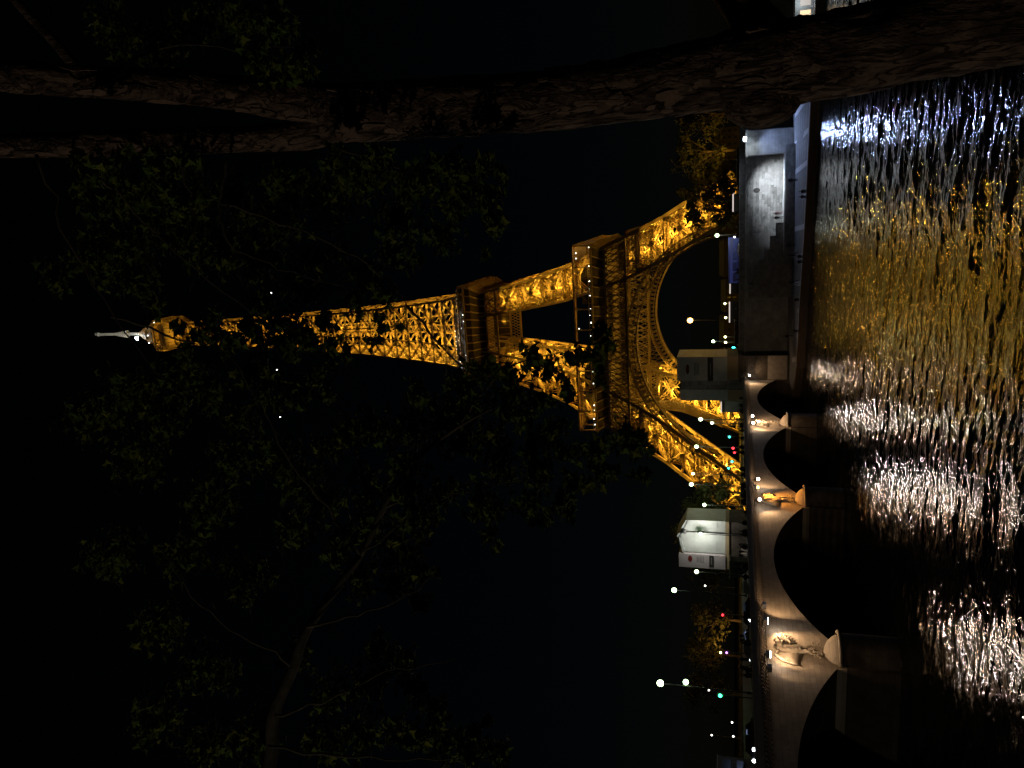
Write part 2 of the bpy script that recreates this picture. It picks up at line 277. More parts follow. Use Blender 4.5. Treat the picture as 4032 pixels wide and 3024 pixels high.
b.inputs['Base Color'].default_value = (.004,.006,.006,1); b.inputs['Roughness'].default_value = .025; b.inputs['IOR'].default_value = 1.33
tc = t.nodes.new('ShaderNodeTexCoord'); prev = None
for sc_, st, dist, sx in ((.45, .5, .34, .6), (1.5, .7, .15, .7), (4.2, .55, .04, .9)):
    mp = t.nodes.new('ShaderNodeMapping'); mp.inputs['Scale'].default_value = (sx, 1, 1); mp.inputs['Rotation'].default_value = (0, 0, R(8*sc_))
    t.links.new(tc.outputs['Object'], mp.inputs[0])
    n = t.nodes.new('ShaderNodeTexNoise'); n.inputs['Scale'].default_value = sc_; n.inputs['Detail'].default_value = 3; n.inputs['Distortion'].default_value = .6
    t.links.new(mp.outputs[0], n.inputs['Vector'])
    bp = t.nodes.new('ShaderNodeBump'); bp.inputs['Strength'].default_value = st; bp.inputs['Distance'].default_value = dist
    t.links.new(n.outputs['Fac'], bp.inputs['Height'])
    if prev: t.links.new(prev.outputs[0], bp.inputs['Normal'])
    prev = bp
t.links.new(prev.outputs[0], b.inputs['Normal'])
me = water(); me.materials.append(wm); tag(link('water', me), kind='structure')
for nm, q in (('water', [(-3000,-20,-.06),(-70,-20,-.06),(-70,158,-.06),(-3000,158,-.06)]), ('water', [(75,-20,-.06),(3000,-20,-.06),(3000,158,-.06),(75,158,-.06)])):
    tag(MB().add(q, [(0,1,2,3)]).build(nm, wm), kind='structure')

# ------------------------------------------------------------ far quay: sloping paved berth, coping, piles
EDGE = [(75,122),(60,126),(46,130),(38.8,132),(29,135),(19.5,140),(11.2,143.4),(4,145.8),(-2,152.2),(-6,156.4)]
zi, zo = 2.3, 1.35
q = MB()
for (x0,y0),(x1,y1) in zip(EDGE, EDGE[1:]):
    q.add([(x0,y0,zo),(x1,y1,zo),(x1,157.2,zi),(x0,157.2,zi)], [(0,1,2,3)])
    q.add([(x0,y0,zo),(x1,y1,zo),(x1,y1,-1),(x0,y0,-1)], [(0,3,2,1)])
quay = tag(q.build('far_quay', M['slab']), kind='structure')
def onq(x, y):
    for (x0,y0),(x1,y1) in zip(EDGE, EDGE[1:]):
        if x1 <= x <= x0:
            ye = y0+(y1-y0)*(x-x0)/(x1-x0); return zo+(zi-zo)*(y-ye)/(157.2-ye), ye
    return zi, 145
# pale cross bands and lengthwise strips of paving, each its own piece, set just proud
def strip(pts, wd, mat_, name):
    s_ = MB(); (xa,ya),(xb,yb) = pts; d = Vector((xb-xa,yb-ya,0)).normalized(); nn = Vector((-d.y,d.x,0))*wd/2; k = 12
    for i in range(k):
        ps = []
        for tt, sg in ((i/k,1),(i/k,-1),((i+1)/k,-1),((i+1)/k,1)):
            x = xa+(xb-xa)*tt+nn.x*sg; y = ya+(yb-ya)*tt+nn.y*sg; ps.append((x, y, onq(x, y)[0]+.012))
        s_.add(ps, [(0,1,2,3)])
    return s_.build(name, mat_, quay)
for x in (48.5,43.6,38.9,34.0,29.2,24.4,19.6,14.8,10.2,5.6):
    ye = onq(x,150)[1]; strip(((x, ye+.4),(x-1.2, 150.5)), .8, M['band'], 'pale_band')
for fr in (.03,.22,.36,.5,.64,.78,.9):
    for i in range(1, len(EDGE)-3):
        (x0,y0),(x1,y1) = EDGE[i], EDGE[i+1]
        ya = y0+(151-y0)*fr; yb = y1+(151-y1)*fr
        strip(((x0,ya),(x1,yb)), .42 if fr < .1 else .22, M['band'] if fr in (.03,.9) else M['capst'], 'pale_strip')
# timber fender rail and dark piles at the waterline
for (x0,y0),(x1,y1) in zip(EDGE[1:], EDGE[2:]):
    MB().beam((x0,y0-.12,1.0),(x1,y1-.12,1.0),.2,.62,n=(0,0,1)).build('fender_rail', M['timber'], quay)
    MB().beam((x0,y0-.05,.3),(x1,y1-.05,.3),.2,.3,n=(0,0,1)).build('fender_rail', M['timber'], quay)

# ------------------------------------------------------------ embankment wall of coursed stone
WY = 156.6
wl = thing('embankment_wall', 'tall coursed stone embankment wall lit white behind the far quay', 'wall')
cs = MB().box(4.8,90,WY+.12,158.3,.5,9.9); cs.build('wall_core', M['wall2'], wl)
MB().box(-90,-36.5,153.6,158.3,-1,10.9).build('wall_core', M['wall2'], wl)
z = 2.0; row = 0
courses = [.52]*15
for hgt in courses:
    x = 27.4 - (0.7 if row%2 else 0)
    while x < 41.1:
        L = random.uniform(1.0,1.7); x1 = min(x+L, 41.2); dy = random.uniform(-.02,.02)
        c = MB().box(x+.012, x1-.012, WY-.06+dy, WY+.14, z+.02, z+hgt-.02)
        c.build('stone', random.choice([M['wall'],M['wall'],M['wall2']]), wl); x = x1
    z += hgt; row += 1
# coarser blocks further left and right, joined past the limit
st = MB(); z = 2.0; row = 0
for hgt in courses:
    for xa, xb in ((4.9,27.4),(45.5,80)):
        x = xa-random.random()
        while x < xb:
            L = random.uniform(1.0,1.8); x1 = min(x+L, xb)
            if x1-x > .1: st.box(max(x,xa)+.012, x1-.012, WY-.06+random.uniform(-.02,.02), WY+.14, z+.02, z+hgt-.02)
            x = x1
    z += hgt; row += 1
tag(st.build('stonework', M['wall'], wl), kind='stuff')
MB().box(4.8,90,WY-.18,158.3,9.82,10.12).build('cornice', M['capst'], wl)
MB().box(4.8,90,WY+.15,WY+.6,10.12,11.05).build('parapet', M['wall2'], wl)
MB().box(4.8,90,WY+.08,WY+.68,11.05,11.2).build('coping', M['capst'], wl)
# round drain hole and its collar
MB().lathe((0,0,0),[(.3,0),(.42,0),(.42,.12),(.3,.12)],16).build('drain_collar', M['capst'], wl)
o = kids(wl)[-1]; o.rotation_euler = (R(90),0,0); o.location = (35.2, WY-.02, 8.1); o.scale = (1.2,1.7,1)
o = MB().lathe((0,0,0),[(0,0),(.36,0)],16).build('drain_hole', M['print_dark'], wl); o.rotation_euler = (R(90),0,0); o.location = (35.2, WY-.13, 8.1); o.scale = (1.2,1.7,1)
# buttress with rusticated courses that carries the white floodlight
bt = thing('stone_buttress', 'square rusticated stone buttress under the white floodlight', 'buttress', (43.4,152.0,1.8))
z = 0
while z < 7.9:
    MB().box(-2.1,2.1,0,4.3,z+.03,z+.55).build('stone_course', M['wall'], bt); z += .56
MB().box(-2.02,2.02,.05,4.3,0,7.9).build('core', M['wall2'], bt)
MB().box(-2.3,2.3,-.2,4.3,7.95,8.3).build('coping', M['capst'], bt)
fl = thing('quay_floodlight', 'brilliant white floodlight on top of the square buttress', 'floodlight', (44.1,151.3,9.4))
MB().beam((0,.6,.7),(0,.6,1.1),.08).beam((0,.65,1.05),(0,0,1.05),.08).build('bracket', M['darkmetal'], fl)
MB().box(-.42,.42,-.32,.1,.78,1.2).build('housing', M['darkmetal'], fl)
MB().box(-.36,.36,-.40,-.325,.68,1.12).build('lens', E_['lampb'], fl)
lamp('flood', 'SPOT', (-.6,-1.6,.7), 420, (.80,.90,1), fl, .35, to=(-9,5.5,-6.5), size=105, blend=.8); lamp('flood', 'SPOT', (-3.3,-1.5,.5), 12000, (.86,.92,1), fl, .35, to=(-10,5.3,-6.2), size=72, blend=1)
lamp('flood', 'SPOT', (0,-.6,.75), 4600, (.42,.56,1), fl, .35, to=(-2,-7,-8), size=140, blend=.6)
# raised landing, flight of steps down to the berth, and the stair that climbs left along the wall
ln = thing('quay_landing', 'pale raised landing with long shallow steps below the embankment wall', 'landing', (0,0,0))
MB().box(24.2,41.2,151.0,WY-.1,1.5,3.55).build('platform', M['band'], ln)
for i in range(8):
    MB().box(23.6-.1*i+.0,42.6,150.75-.32*i,151.0-.32*i+(.0 if i == 0 else .0),1.2,3.40-.165*i).build('step', M['wall2'], ln)
sr = thing('quay_stair', 'dark stone stair with stepped parapet climbing left along the embankment wall', 'stairs', (0,0,0))
for i in range(6):
    x1 = 29.3-2.25*i; zt = 4.75+.93*i
    MB().box(x1-2.24,x1,152.1,152.7,1.6,zt).build('parapet_block', M['wall2'], sr)
    MB().box(x1-2.30,x1+.06,152.04,152.76,zt,zt+.12).build('parapet_coping', M['wall2'], sr)
    for j in range(5):
        MB().box(x1-2.24+.448*(4-j),x1-2.24+.448*(5-j),152.72,156.3,3.5,zt-.9+.18*j-.6).build('step', M['wall2'], sr)

# ------------------------------------------------------------ the bridge
BY0, PER, SP = 28.65, 31.62, 27.9
PIERS = [BY0+PER*k-.0 for k in range(4)]   # 28.65, 60.27, 91.9, 123.5
br = thing('stone_bridge', 'long pale stone arch bridge floodlit at its piers', 'bridge')
WB = -35.0
def arcz(u):      # u in -1..1 across the span
    Rr = (14.0**2+3.75**2)/(2*3.75); return 8.1-Rr+math.sqrt(max(Rr*Rr-(u*13.9)**2,0))
ends = [PIERS[0]-PER]+PIERS+[PIERS[-1]+PER]
TOPZ = 9.32
for k in range(5):
    a = ends[k]+1.9; bb = ends[k+1]-1.9; c = (a+bb)/2; h = (bb-a)/2; n = 40
    sp = MB(); sp2 = MB(); ba = MB(); vs = MB()
    for i in range(n):
        u0 = -1+2*i/n; u1 = -1+2*(i+1)/n; y0 = c+h*u0; y1 = c+h*u1; z0 = arcz(u0); z1 = arcz(u1)
        sp.add([(0,y0,z0),(0,y1,z1),(0,y1,TOPZ),(0,y0,TOPZ)], [(0,1,2,3)])
        sp2.add([(WB,y0,z0),(WB,y1,z1),(WB,y1,TOPZ),(WB,y0,TOPZ)], [(3,2,1,0)])
        ba.add([(0,y0,z0),(WB,y0,z0),(WB,y1,z1),(0,y1,z1)], [(0,1,2,3)])
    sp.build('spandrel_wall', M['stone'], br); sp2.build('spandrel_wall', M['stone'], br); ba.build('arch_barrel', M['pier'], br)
    # voussoirs: a slightly proud arch ring, each stone its own edges
    for i in range(n):
        u0 = -1+2*(i+.004)/n; u1 = -1+2*(i+.996)/n; y0 = c+h*u0; y1 = c+h*u1; z0 = arcz(u0); z1 = arcz(u1); tz = .75
        zz0 = min(z0+tz, 9.2); zz1 = min(z1+tz, 9.2)
        if k >= 1:
            vs.add([(0,y0,z0),(0,y1,z1),(0,y1,zz1),(0,y0,zz0),(.012,y0,z0+.01),(.012,y1,z1+.01),(.012,y1,zz1),(.012,y0,zz0)], [(4,5,6,7),(0,4,7,3),(1,2,6,5),(2,3,7,6),(0,1,5,4)])
    if k >= 1: tag(vs.build('arch_ring', M['stone'], br), kind='stuff')
for py in PIERS:
    MB().box(WB,0,py-1.9,py+1.9,3.7,TOPZ).build('pier_wall', M['stone'], br)
    p = MB().box(WB+.02,.02,py-1.88,py+1.88,-1,3.7)
    p.lathe((.35,py,-1),[(1.6,0),(1.6,.9),(1.4,1.0),(1.4,4.9)],20,-math.pi/2,math.pi/2); p.box(.02,.35,py-1.4,py+1.4,-1,3.9)
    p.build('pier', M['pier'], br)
    MB().lathe((.3,py,3.95),[(1.4,0),(1.58,.08),(1.66,.18),(1.58,.28),(1.4,.3)],24,-math.pi/2,math.pi/2).box(.0,.3,py-1.62,py+1.62,3.98,4.22).build('pier_cornice', M['stone'], br, True)
    cc = MB(); pr_ = [(1.45,0),(1.3,.3),(.95,.62),(.5,.86),(0,.95)]
    cc.lathe((.05,py,4.24),[(r*1.02, z_) for r, z_ in pr_],20,-math.pi/2,math.pi/2)
    cc.build('pier_cap', M['stone'], br, True)
# cornice of carved wave corbels below the parapet
MB().box(-.35,.12,-3,153.2,TOPZ-.14,TOPZ).build('string_course', M['cornice'], br)
def corbel_mesh():
    c_ = MB(); n = 9; prof = []
    for i in range(n+1):
        t_ = i/n; prof.append((.10+.42*(1-t_)**1.2+.10*math.sin(t_*6.0), -.02-.58*t_))
    for w0, w1 in ((-.15,.10),):
        vv = []; 
        for (x_, z_) in prof:
            sh = .09*math.sin((z_+.3)*9)
            vv += [(x_, w0+sh, z_), (x_, w1+sh, z_), (0, w1+sh, z_), (0, w0+sh, z_)]
        f = []
        for i in range(n):
            a = 4*i
            f += [(a,a+1,a+5,a+4),(a+1,a+2,a+6,a+5),(a+3,a,a+4,a+7)]
        f += [(0,3,2,1)]
        c_.add(vv, f)
    return c_
cm = corbel_mesh().mesh('corbel'); cm.materials.append(M['cornice'])
ypos = [153.0-.47*i for i in range(330)]
for i, y in enumerate(sorted(ypos)[90:330]):
    link('corbel', cm, br, (.02, y, 9.93))
far = MB(); src = corbel_mesh()
for y in sorted(ypos)[:90]:
    far.add([(a+.02,b_+y,c_+9.93) for a,b_,c_ in src.v], src.f)
tag(far.build('corbel_row', M['cornice'], br), kind='stuff')
MB().box(-.3,.03,-3,153.2,TOPZ+.002,9.93).build('frieze', M['cornice'], br)
MB().box(-.4,.62,-3,153.4,9.94,10.1).build('cornice', M['cornice'], br)
MB().box(-.28,.25,-3,153.4,10.1,10.4).build('parapet', M['cornice'], br)
MB().box(-.34,.36,-3,153.4,10.4,10.5).build('parapet_coping', M['cornice'], br)
MB().box(WB-.4,WB,-3,153.4,9.0,10.6).build('parapet', M['cornice'], br)
MB().box(WB,-.35,-3,158.5,9.0,9.32).build('deck', M['asphalt'], br)
MB().box(-4.2,-.4,-3,158.4,9.32,9.45).build('pavement', M['paveb'], br)
MB().box(WB+.1,-31,-3,158.4,9.32,9.45).build('pavement', M['paveb'], br)
# far abutment block and its rendered panel
ab = thing('bridge_abutment', 'square stone abutment block at the far end of the bridge', 'abutment', (0,0,0))
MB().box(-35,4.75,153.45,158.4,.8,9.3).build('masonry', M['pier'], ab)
MB().box(.1,4.7,153.3,153.45,2.4,5.9).build('pale_panel', M['cornice'], ab)
z = 6.0; r_ = 0
while z < 10.6:
    x = .12+(.4 if r_%2 else 0)
    while x < 4.7:
        x1 = min(x+.85, 4.72); MB().box(x+.02,x1-.02,153.3,153.45,z+.02,z+.42).build('stone', M['pier'], ab); x = x1
    z += .44; r_ += 1
MB().box(-.3,4.85,153.2,158.4,10.6,11.2).build('coping', M['pier'], ab)

# ------------------------------------------------------------ carved eagles over the piers
def eagle(y0, lab):
    e = thing('eagle_relief', lab, 'relief', (.02, y0, 0), 0, 'carved eagles above the bridge piers')
    # picture-right is +y
    bd = MB()
    bd.blob((.10,.10,7.6),(.26,.40,1.0),14,10); bd.blob((.16,.30,7.0),(.20,.22,.75),10,7); bd.blob((.16,-.22,6.95),(.18,.20,.7),10,7)
    for i in range(5):
        for q in range(6): bd.blob((.24,-.22+.13*i+.06*(q%2),8.15-.25*q),(.11,.075,.15),6,4)
    for s_, yy in ((1,.35),(-1,-.22)):
        bd.tube([(.2,yy,6.6),(.24,yy+.05*s_,6.25),(.26,yy+.12*s_,6.02)],[.15,.10,.06],8)
        for q in (-1,0,1): bd.tube([(.26,yy+.12*s_,6.05),(.24,yy+.12*s_+.1*q,5.85)],[.05,.02],5)
    bd.build('body', M['relief'], e, True)
    hd = MB().blob((.22,.98,8.58),(.17,.22,.22),10,7).tube([(.22,1.12,8.62),(.25,1.32,8.55),(.24,1.40,8.36)],[.10,.08,.02],7).tube([(.12,.25,8.25),(.18,.65,8.48),(.2,.95,8.57)],[.26,.22,.17],9)
    hd.build('head', M['relief'], e, True)
    for side in (1,-1):
        wg = MB()
        if side == 1:
            sh = Vector((.06,.55,8.0))
            wg.tube([(.08,.45,8.2),(.14,1.0,8.15),(.08,1.3,7.9)],[.13,.12,.06],8)
            for i in range(8):
                a = R(26-15*i); r1 = 1.55-.05*i
                tip = sh+Vector((.0,.35+math.cos(a)*r1,math.sin(a)*r1*.8)); mid = sh.lerp(tip,.55)+Vector((.12,0,.10))
                wg.tube([sh+Vector((0,.25,-.09*i)),mid,tip],[.045,.085,.03],6)
        else:
            wg.tube([(.10,-.35,8.5),(.2,-1.1,8.72),(.2,-1.65,8.3),(.12,-2.0,7.5),(.06,-2.05,6.9)],[.10,.13,.12,.08,.04],8)
            for i in range(11):
                yb = -.60-.135*i; zb = 8.45-.009*i*i
                wg.tube([(.05,yb,zb),(.15,yb-.03,7.6),(.06,yb+.10,6.75+.02*i)],[.05,.07,.03],6)
        wg.build('wing', M['relief'], e, True)
    lr = MB()
    for i in range(30):
        a = i*2.4; rr = .12+.032*i; c_ = (.05+.12*(i%3)/2, math.cos(a)*rr, 5.62+math.sin(a)*rr*.42)
        lr.tube([(c_[0],c_[1],c_[2]),(c_[0]+.13,c_[1]+math.cos(a)*.1,c_[2]+math.sin(a)*.08),(c_[0]+.06,c_[1]+math.cos(a)*.22,c_[2]+math.sin(a)*.18)],[.04,.085,.02],5)
        if i%4 == 0: lr.blob((c_[0]+.1,c_[1],c_[2]),.07,6,4)
    lr.build('laurel', M['relief'], e, True)
    tr = MB().tube([(.14,-.15,6.6),(.16,-.32,6.2),(.14,-.5,5.9)],[.09,.08,.04],7).tube([(.08,-.6,7.9),(.2,-.42,7.2),(.22,-.15,6.7),(.16,.15,6.3)],[.12,.13,.11,.05],8)
    tr.build('draped_ribbon', M['relief'], e, True)
    return e
eagle(PIERS[1], 'carved stone eagle with spread wings on the nearest floodlit pier, lit cream')
eagle(PIERS[2], 'carved stone eagle on the middle pier, lit deep orange')
eagle(PIERS[3], 'carved stone eagle on the farthest pier, nearest the wrapped pylon')
eagle(PIERS[0], 'carved stone eagle on the pier outside the left edge of the lit stretch')
WARM = (1,.60,.30)
def flood(x, y, z, to, p, col, lab, size=105, glow='warm', show=True, blend=.7, ball=True):
    f = thing('bridge_floodlight', lab, 'floodlight', (x,y,z), 0, 'floodlights hung from the bridge parapet')
    MB().beam((-x,0,.25),(0,0,.25),.07).beam((0,0,.25),(0,0,.05),.06).build('bracket', M['darkmetal'], f)
    MB().box(-.2,.2,-.24,.24,-.16,.16).build('housing', M['greymetal'], f)
    if show: (MB().blob((.05,0,-.3),.17,10,8) if ball else MB().box(-.17,.17,-.2,.2,-.20,-.165)).build('lens', E_[glow], f)
    if show and p > 200: lamp('spill', 'SPOT', (.5,-.3,-.3), 750, (1,.84,.76), f, .16, to=(7.5,-7,-1.6), size=74, blend=.4)
    lamp('flood', 'SPOT', (.1,0,-.62), p, col, f, .12, to=tuple(Vector(to)-Vector((x,y,z))), size=size, blend=blend)
P1, P2, P3 = PIERS[1:]
flood(.95,P1+2.6,9.35,(0,P1-.3,6.3),620,WARM,'grey box floodlight right of the nearest eagle', 130, ball=False)
flood(.95,P1-2.3,9.35,(0,P1+.4,6.3),260,WARM,'grey box floodlight left of the nearest eagle', 130, ball=False)
flood(1.0,P1-4.2,9.3,(0,P1-1.5,6.5),60,WARM,'dark unlit looking floodlight furthest left of the nearest eagle', show=False)
flood(1.25,P2-3.2,9.4,(0,P2-6,6.6),420,WARM,'glaring floodlight left of the orange eagle', 120)
flood(1.25,P2+.6,9.5,(0,P2+.2,6.0),1700,(1,.36,.045),'orange floodlight above the middle eagle', 105, 'lampo')
flood(1.25,P1+4.6,9.4,(0,P1+9,6.6),260,WARM,'small added floodlight right of the nearest eagle, over the second arch',120,show=False)  # added floodlight that brightens the face towards the second arch
flood(1.25,P2+3.4,9.4,(0,P2+8,6.6),420,WARM,'floodlight right of the orange eagle', 120)
flood(1.25,P3-4.0,9.5,(0,P3-1,7),800,WARM,'glaring floodlight left of the farthest eagle', 120)
flood(1.25,P3-.2,9.5,(0,P3+1,6.6),800,WARM,'floodlight right above the farthest eagle', 120)
flood(1.25,151.3,9.5,(0,146,7),520,WARM,'glaring floodlight at the abutment end of the bridge', 125)
flood(1.5,151.8,9.5,(2.5,153.3,4),160,WARM,'floodlight washing the abutment panel', 110, show=False)
# ------------------------------------------------------------ the iron lattice tower
TX, TY, TZ = -17.5, 330.78, 6.755
tw = thing('lattice_tower', 'tall iron lattice tower glowing gold from inside, tapering to a lit antenna', 'tower', (TX, TY, TZ))
OZ = [0,13,18.5,23.5,29,39.5,44.3,52.4,57.6,67.5,80.5,92,101.7,115.7,127,150,171,190,217,250,276]
OO = [62.5,55.0,52,49.2,45.9,41.0,38.9,35.4,33.2,28.5,24.1,21.1,18.9,16.4,14.2,11.7,9.9,8.7,7.1,5.8,5.0]
IZ = [0,18.5,29,39.5,44.3,57.6,70.5,81,91,101.7,115.7,125,140,160,180,200]
IO = [47.5,37.2,31.2,25.9,23.7,18.8,14.5,12.3,10.3,8.6,6.8,5.6,4.0,2.6,1.6,1.0]
oz = lambda z: float(np.interp(z, OZ, OO)); iz = lambda z: float(np.interp(z, IZ, IO))
def face(side, u, z, off=0, o=None):      # point on face: u across, off inwards
    r = (oz(z) if o is None else o)-off
    return {0:(u,-r,z), 1:(r,u,z), 2:(-u,r,z), 3:(-r,-u,z)}[side]
SN = {0:(0,-1,0),1:(1,0,0),2:(0,1,0),3:(-1,0,0)}
def girder(mb, a, b, wd, dp, n, t=.2, seg=None):
    t = t*1.25
    a = Vector(a); b = Vector(b); d = b-a; L = d.length; d.normalize(); n = Vector(n); s = d.cross(n).normalized(); n = s.cross(d)
    for i in (-.5,.5):
        for j in (-.5,.5):
            o_ = s*wd*i+n*dp*j; mb.beam(a+o_, b+o_, t, t, n)
    k = seg or max(2, int(L/(wd*1.9)))
    for j in (-.5,.5):
        for q in range(k):
            p = a+d*(L*q/k); r = a+d*(L*(q+1)/k); sg = .5 if q%2 else -.5
            mb.beam(p+s*wd*sg+n*dp*j, r-s*wd*sg+n*dp*j, t*.6, t*.6, n)
            if q%2 == 0 : mb.beam(p+s*wd*sg+n*dp*j, p-s*wd*sg+n*dp*j, t*.5, t*.5, n)
    for i in (-.5,.5):
        for q in range(0, k, 2):
            p = a+d*(L*q/k); r = a+d*(L*(q+1)/k)
            mb.beam(p+s*wd*i+n*dp*.5, r+s*wd*i-n*dp*.5, t*.6, t*.6, s)
# four leaning legs, ground to first floor and first to second floor
PANEL = []
SEC = [(2,[-.0,8.5,18.7,29.1,39.7,44.3],'leg'),(0,[59,70.3,80.4,91.4,101.7,106.4],'upper_leg')]
def corner(sx, sy, a, b, z):
    f_ = {'o':oz,'i':iz}; return Vector((sx*f_[a](z), sy*f_[b](z), z))
for sx in (-1,1):
    for sy in (-1,1):
        for which, (_, zs, nm) in enumerate(SEC):
            big = which == 0
            lg = MB(); cw = 1.15 if big else .95
            full = zs+([52.4,57.6] if big else [113.0,115.7])
            for a_, b_ in (('o','o'),('o','i'),('i','o'),('i','i')):
                for z0, z1 in zip(full, full[1:]):
                    lg.beam(corner(sx,sy,a_,b_,z0), corner(sx,sy,a_,b_,z1), cw, cw, n=(0,1,0), caps=True)
            # inclined lift rails, stair flights and inner ties inside the leg
            for fx, fy in ((.4,.4),(.6,.6)):
                for z0, z1 in zip(zs, zs[1:]):
                    def inn(z): return Vector((sx*(iz(z)+(oz(z)-iz(z))*fx), sy*(iz(z)+(oz(z)-iz(z))*fy), z))
                    lg.beam(inn(z0), inn(z1), .3)
                    for q in range(4): 
                        z_ = z0+(z1-z0)*q/4; p = inn(z_); lg.beam(p, p+Vector((sx*(oz(z_)-iz(z_))*.16,0,.9)), .13); lg.beam(p, p+Vector((0,sy*(oz(z_)-iz(z_))*.16,.9)), .13)
            lego = lg.build(nm, M['iron'], tw)
            for z0, z1 in zip(zs[:-1], zs[1:]):
                small = (z1-z0) < 6
                for fc in range(4):
                    # leg faces: outer front, outer side, inner front, inner side
                    A, B, n_ = [(('o','o'),('i','o'),(0,sy,0)), (('o','o'),('o','i'),(sx,0,0)), (('o','i'),('i','i'),(0,-sy,0)), (('i','o'),('i','i'),(-sx,0,0))][fc]
                    br_ = MB(); a0, b0 = corner(sx,sy,*A,z0), corner(sx,sy,*B,z0); a1, b1 = corner(sx,sy,*A,z1), corner(sx,sy,*B,z1)
                    wd = 1.25 if big else .95; ins = Vector(n_)*(-1.3 if big else -1.0) if not small else Vector((0,0,0)); a0, b0, a1, b1 = a0+ins, b0+ins, a1+ins, b1+ins
                    if not small and ((n_[1] == -1) or (n_[0] == 1)): PANEL.append(((a0*.06+b0*.06+a1*.94+b1*.94)/2+Vector(n_)*(2.6 if big else 2.1), (a0+b0)/2+Vector(n_)*-.3, big)); PANEL.append(((a0*.56+b0*.56+a1*.44+b1*.44)/2+Vector(n_)*(2.6 if big else 2.1)-Vector((0,0,.6)), (a0+b0)/2+Vector(n_)*-.3, big))
                    if small:
                        for q in range(4):
                            for (p,r) in ((a0.lerp(b0,q/4), a1.lerp(b1,(q+1)/4)),(a0.lerp(b0,(q+1)/4), a1.lerp(b1,q/4))): br_.beam(p, r, .32, .32, n_)
                        br_.beam(a1, b1, .7, .9, n_); br_.beam(a0, b0, .5, .6, n_)
                    else:
                        girder(br_, a0, b1, wd, .8, n_); girder(br_, b0, a1, wd, .8, n_)
                        girder(br_, a1, b1, wd*1.0, .8, n_, t=.24)
                        am, bm = (a0+a1)/2, (b0+b1)/2; girder(br_, am, bm, .55, .5, n_, t=.16)
                        c_ = (a0+b1+b0+a1)/4
                        if n_[1] == -1 or n_[0] == 1: br_.beam(c_-Vector(n_)*.45, c_+Vector(n_)*1.5, 1.5, 1.5, (0,0,1), caps=True)
                    br_.build('cross_brace', M['iron'], lego)
                # floor diaphragm inside the leg
                df = MB(); P = [corner(sx,sy,a_,b_,z1) for a_,b_ in (('o','o'),('o','i'),('i','i'),('i','o'))]
                girder(df, P[0], P[2], .8, .8, (0,0,1), t=.2); girder(df, P[1], P[3], .8, .8, (0,0,1), t=.2)
                
                df.build('diaphragm', M['iron'], lego)
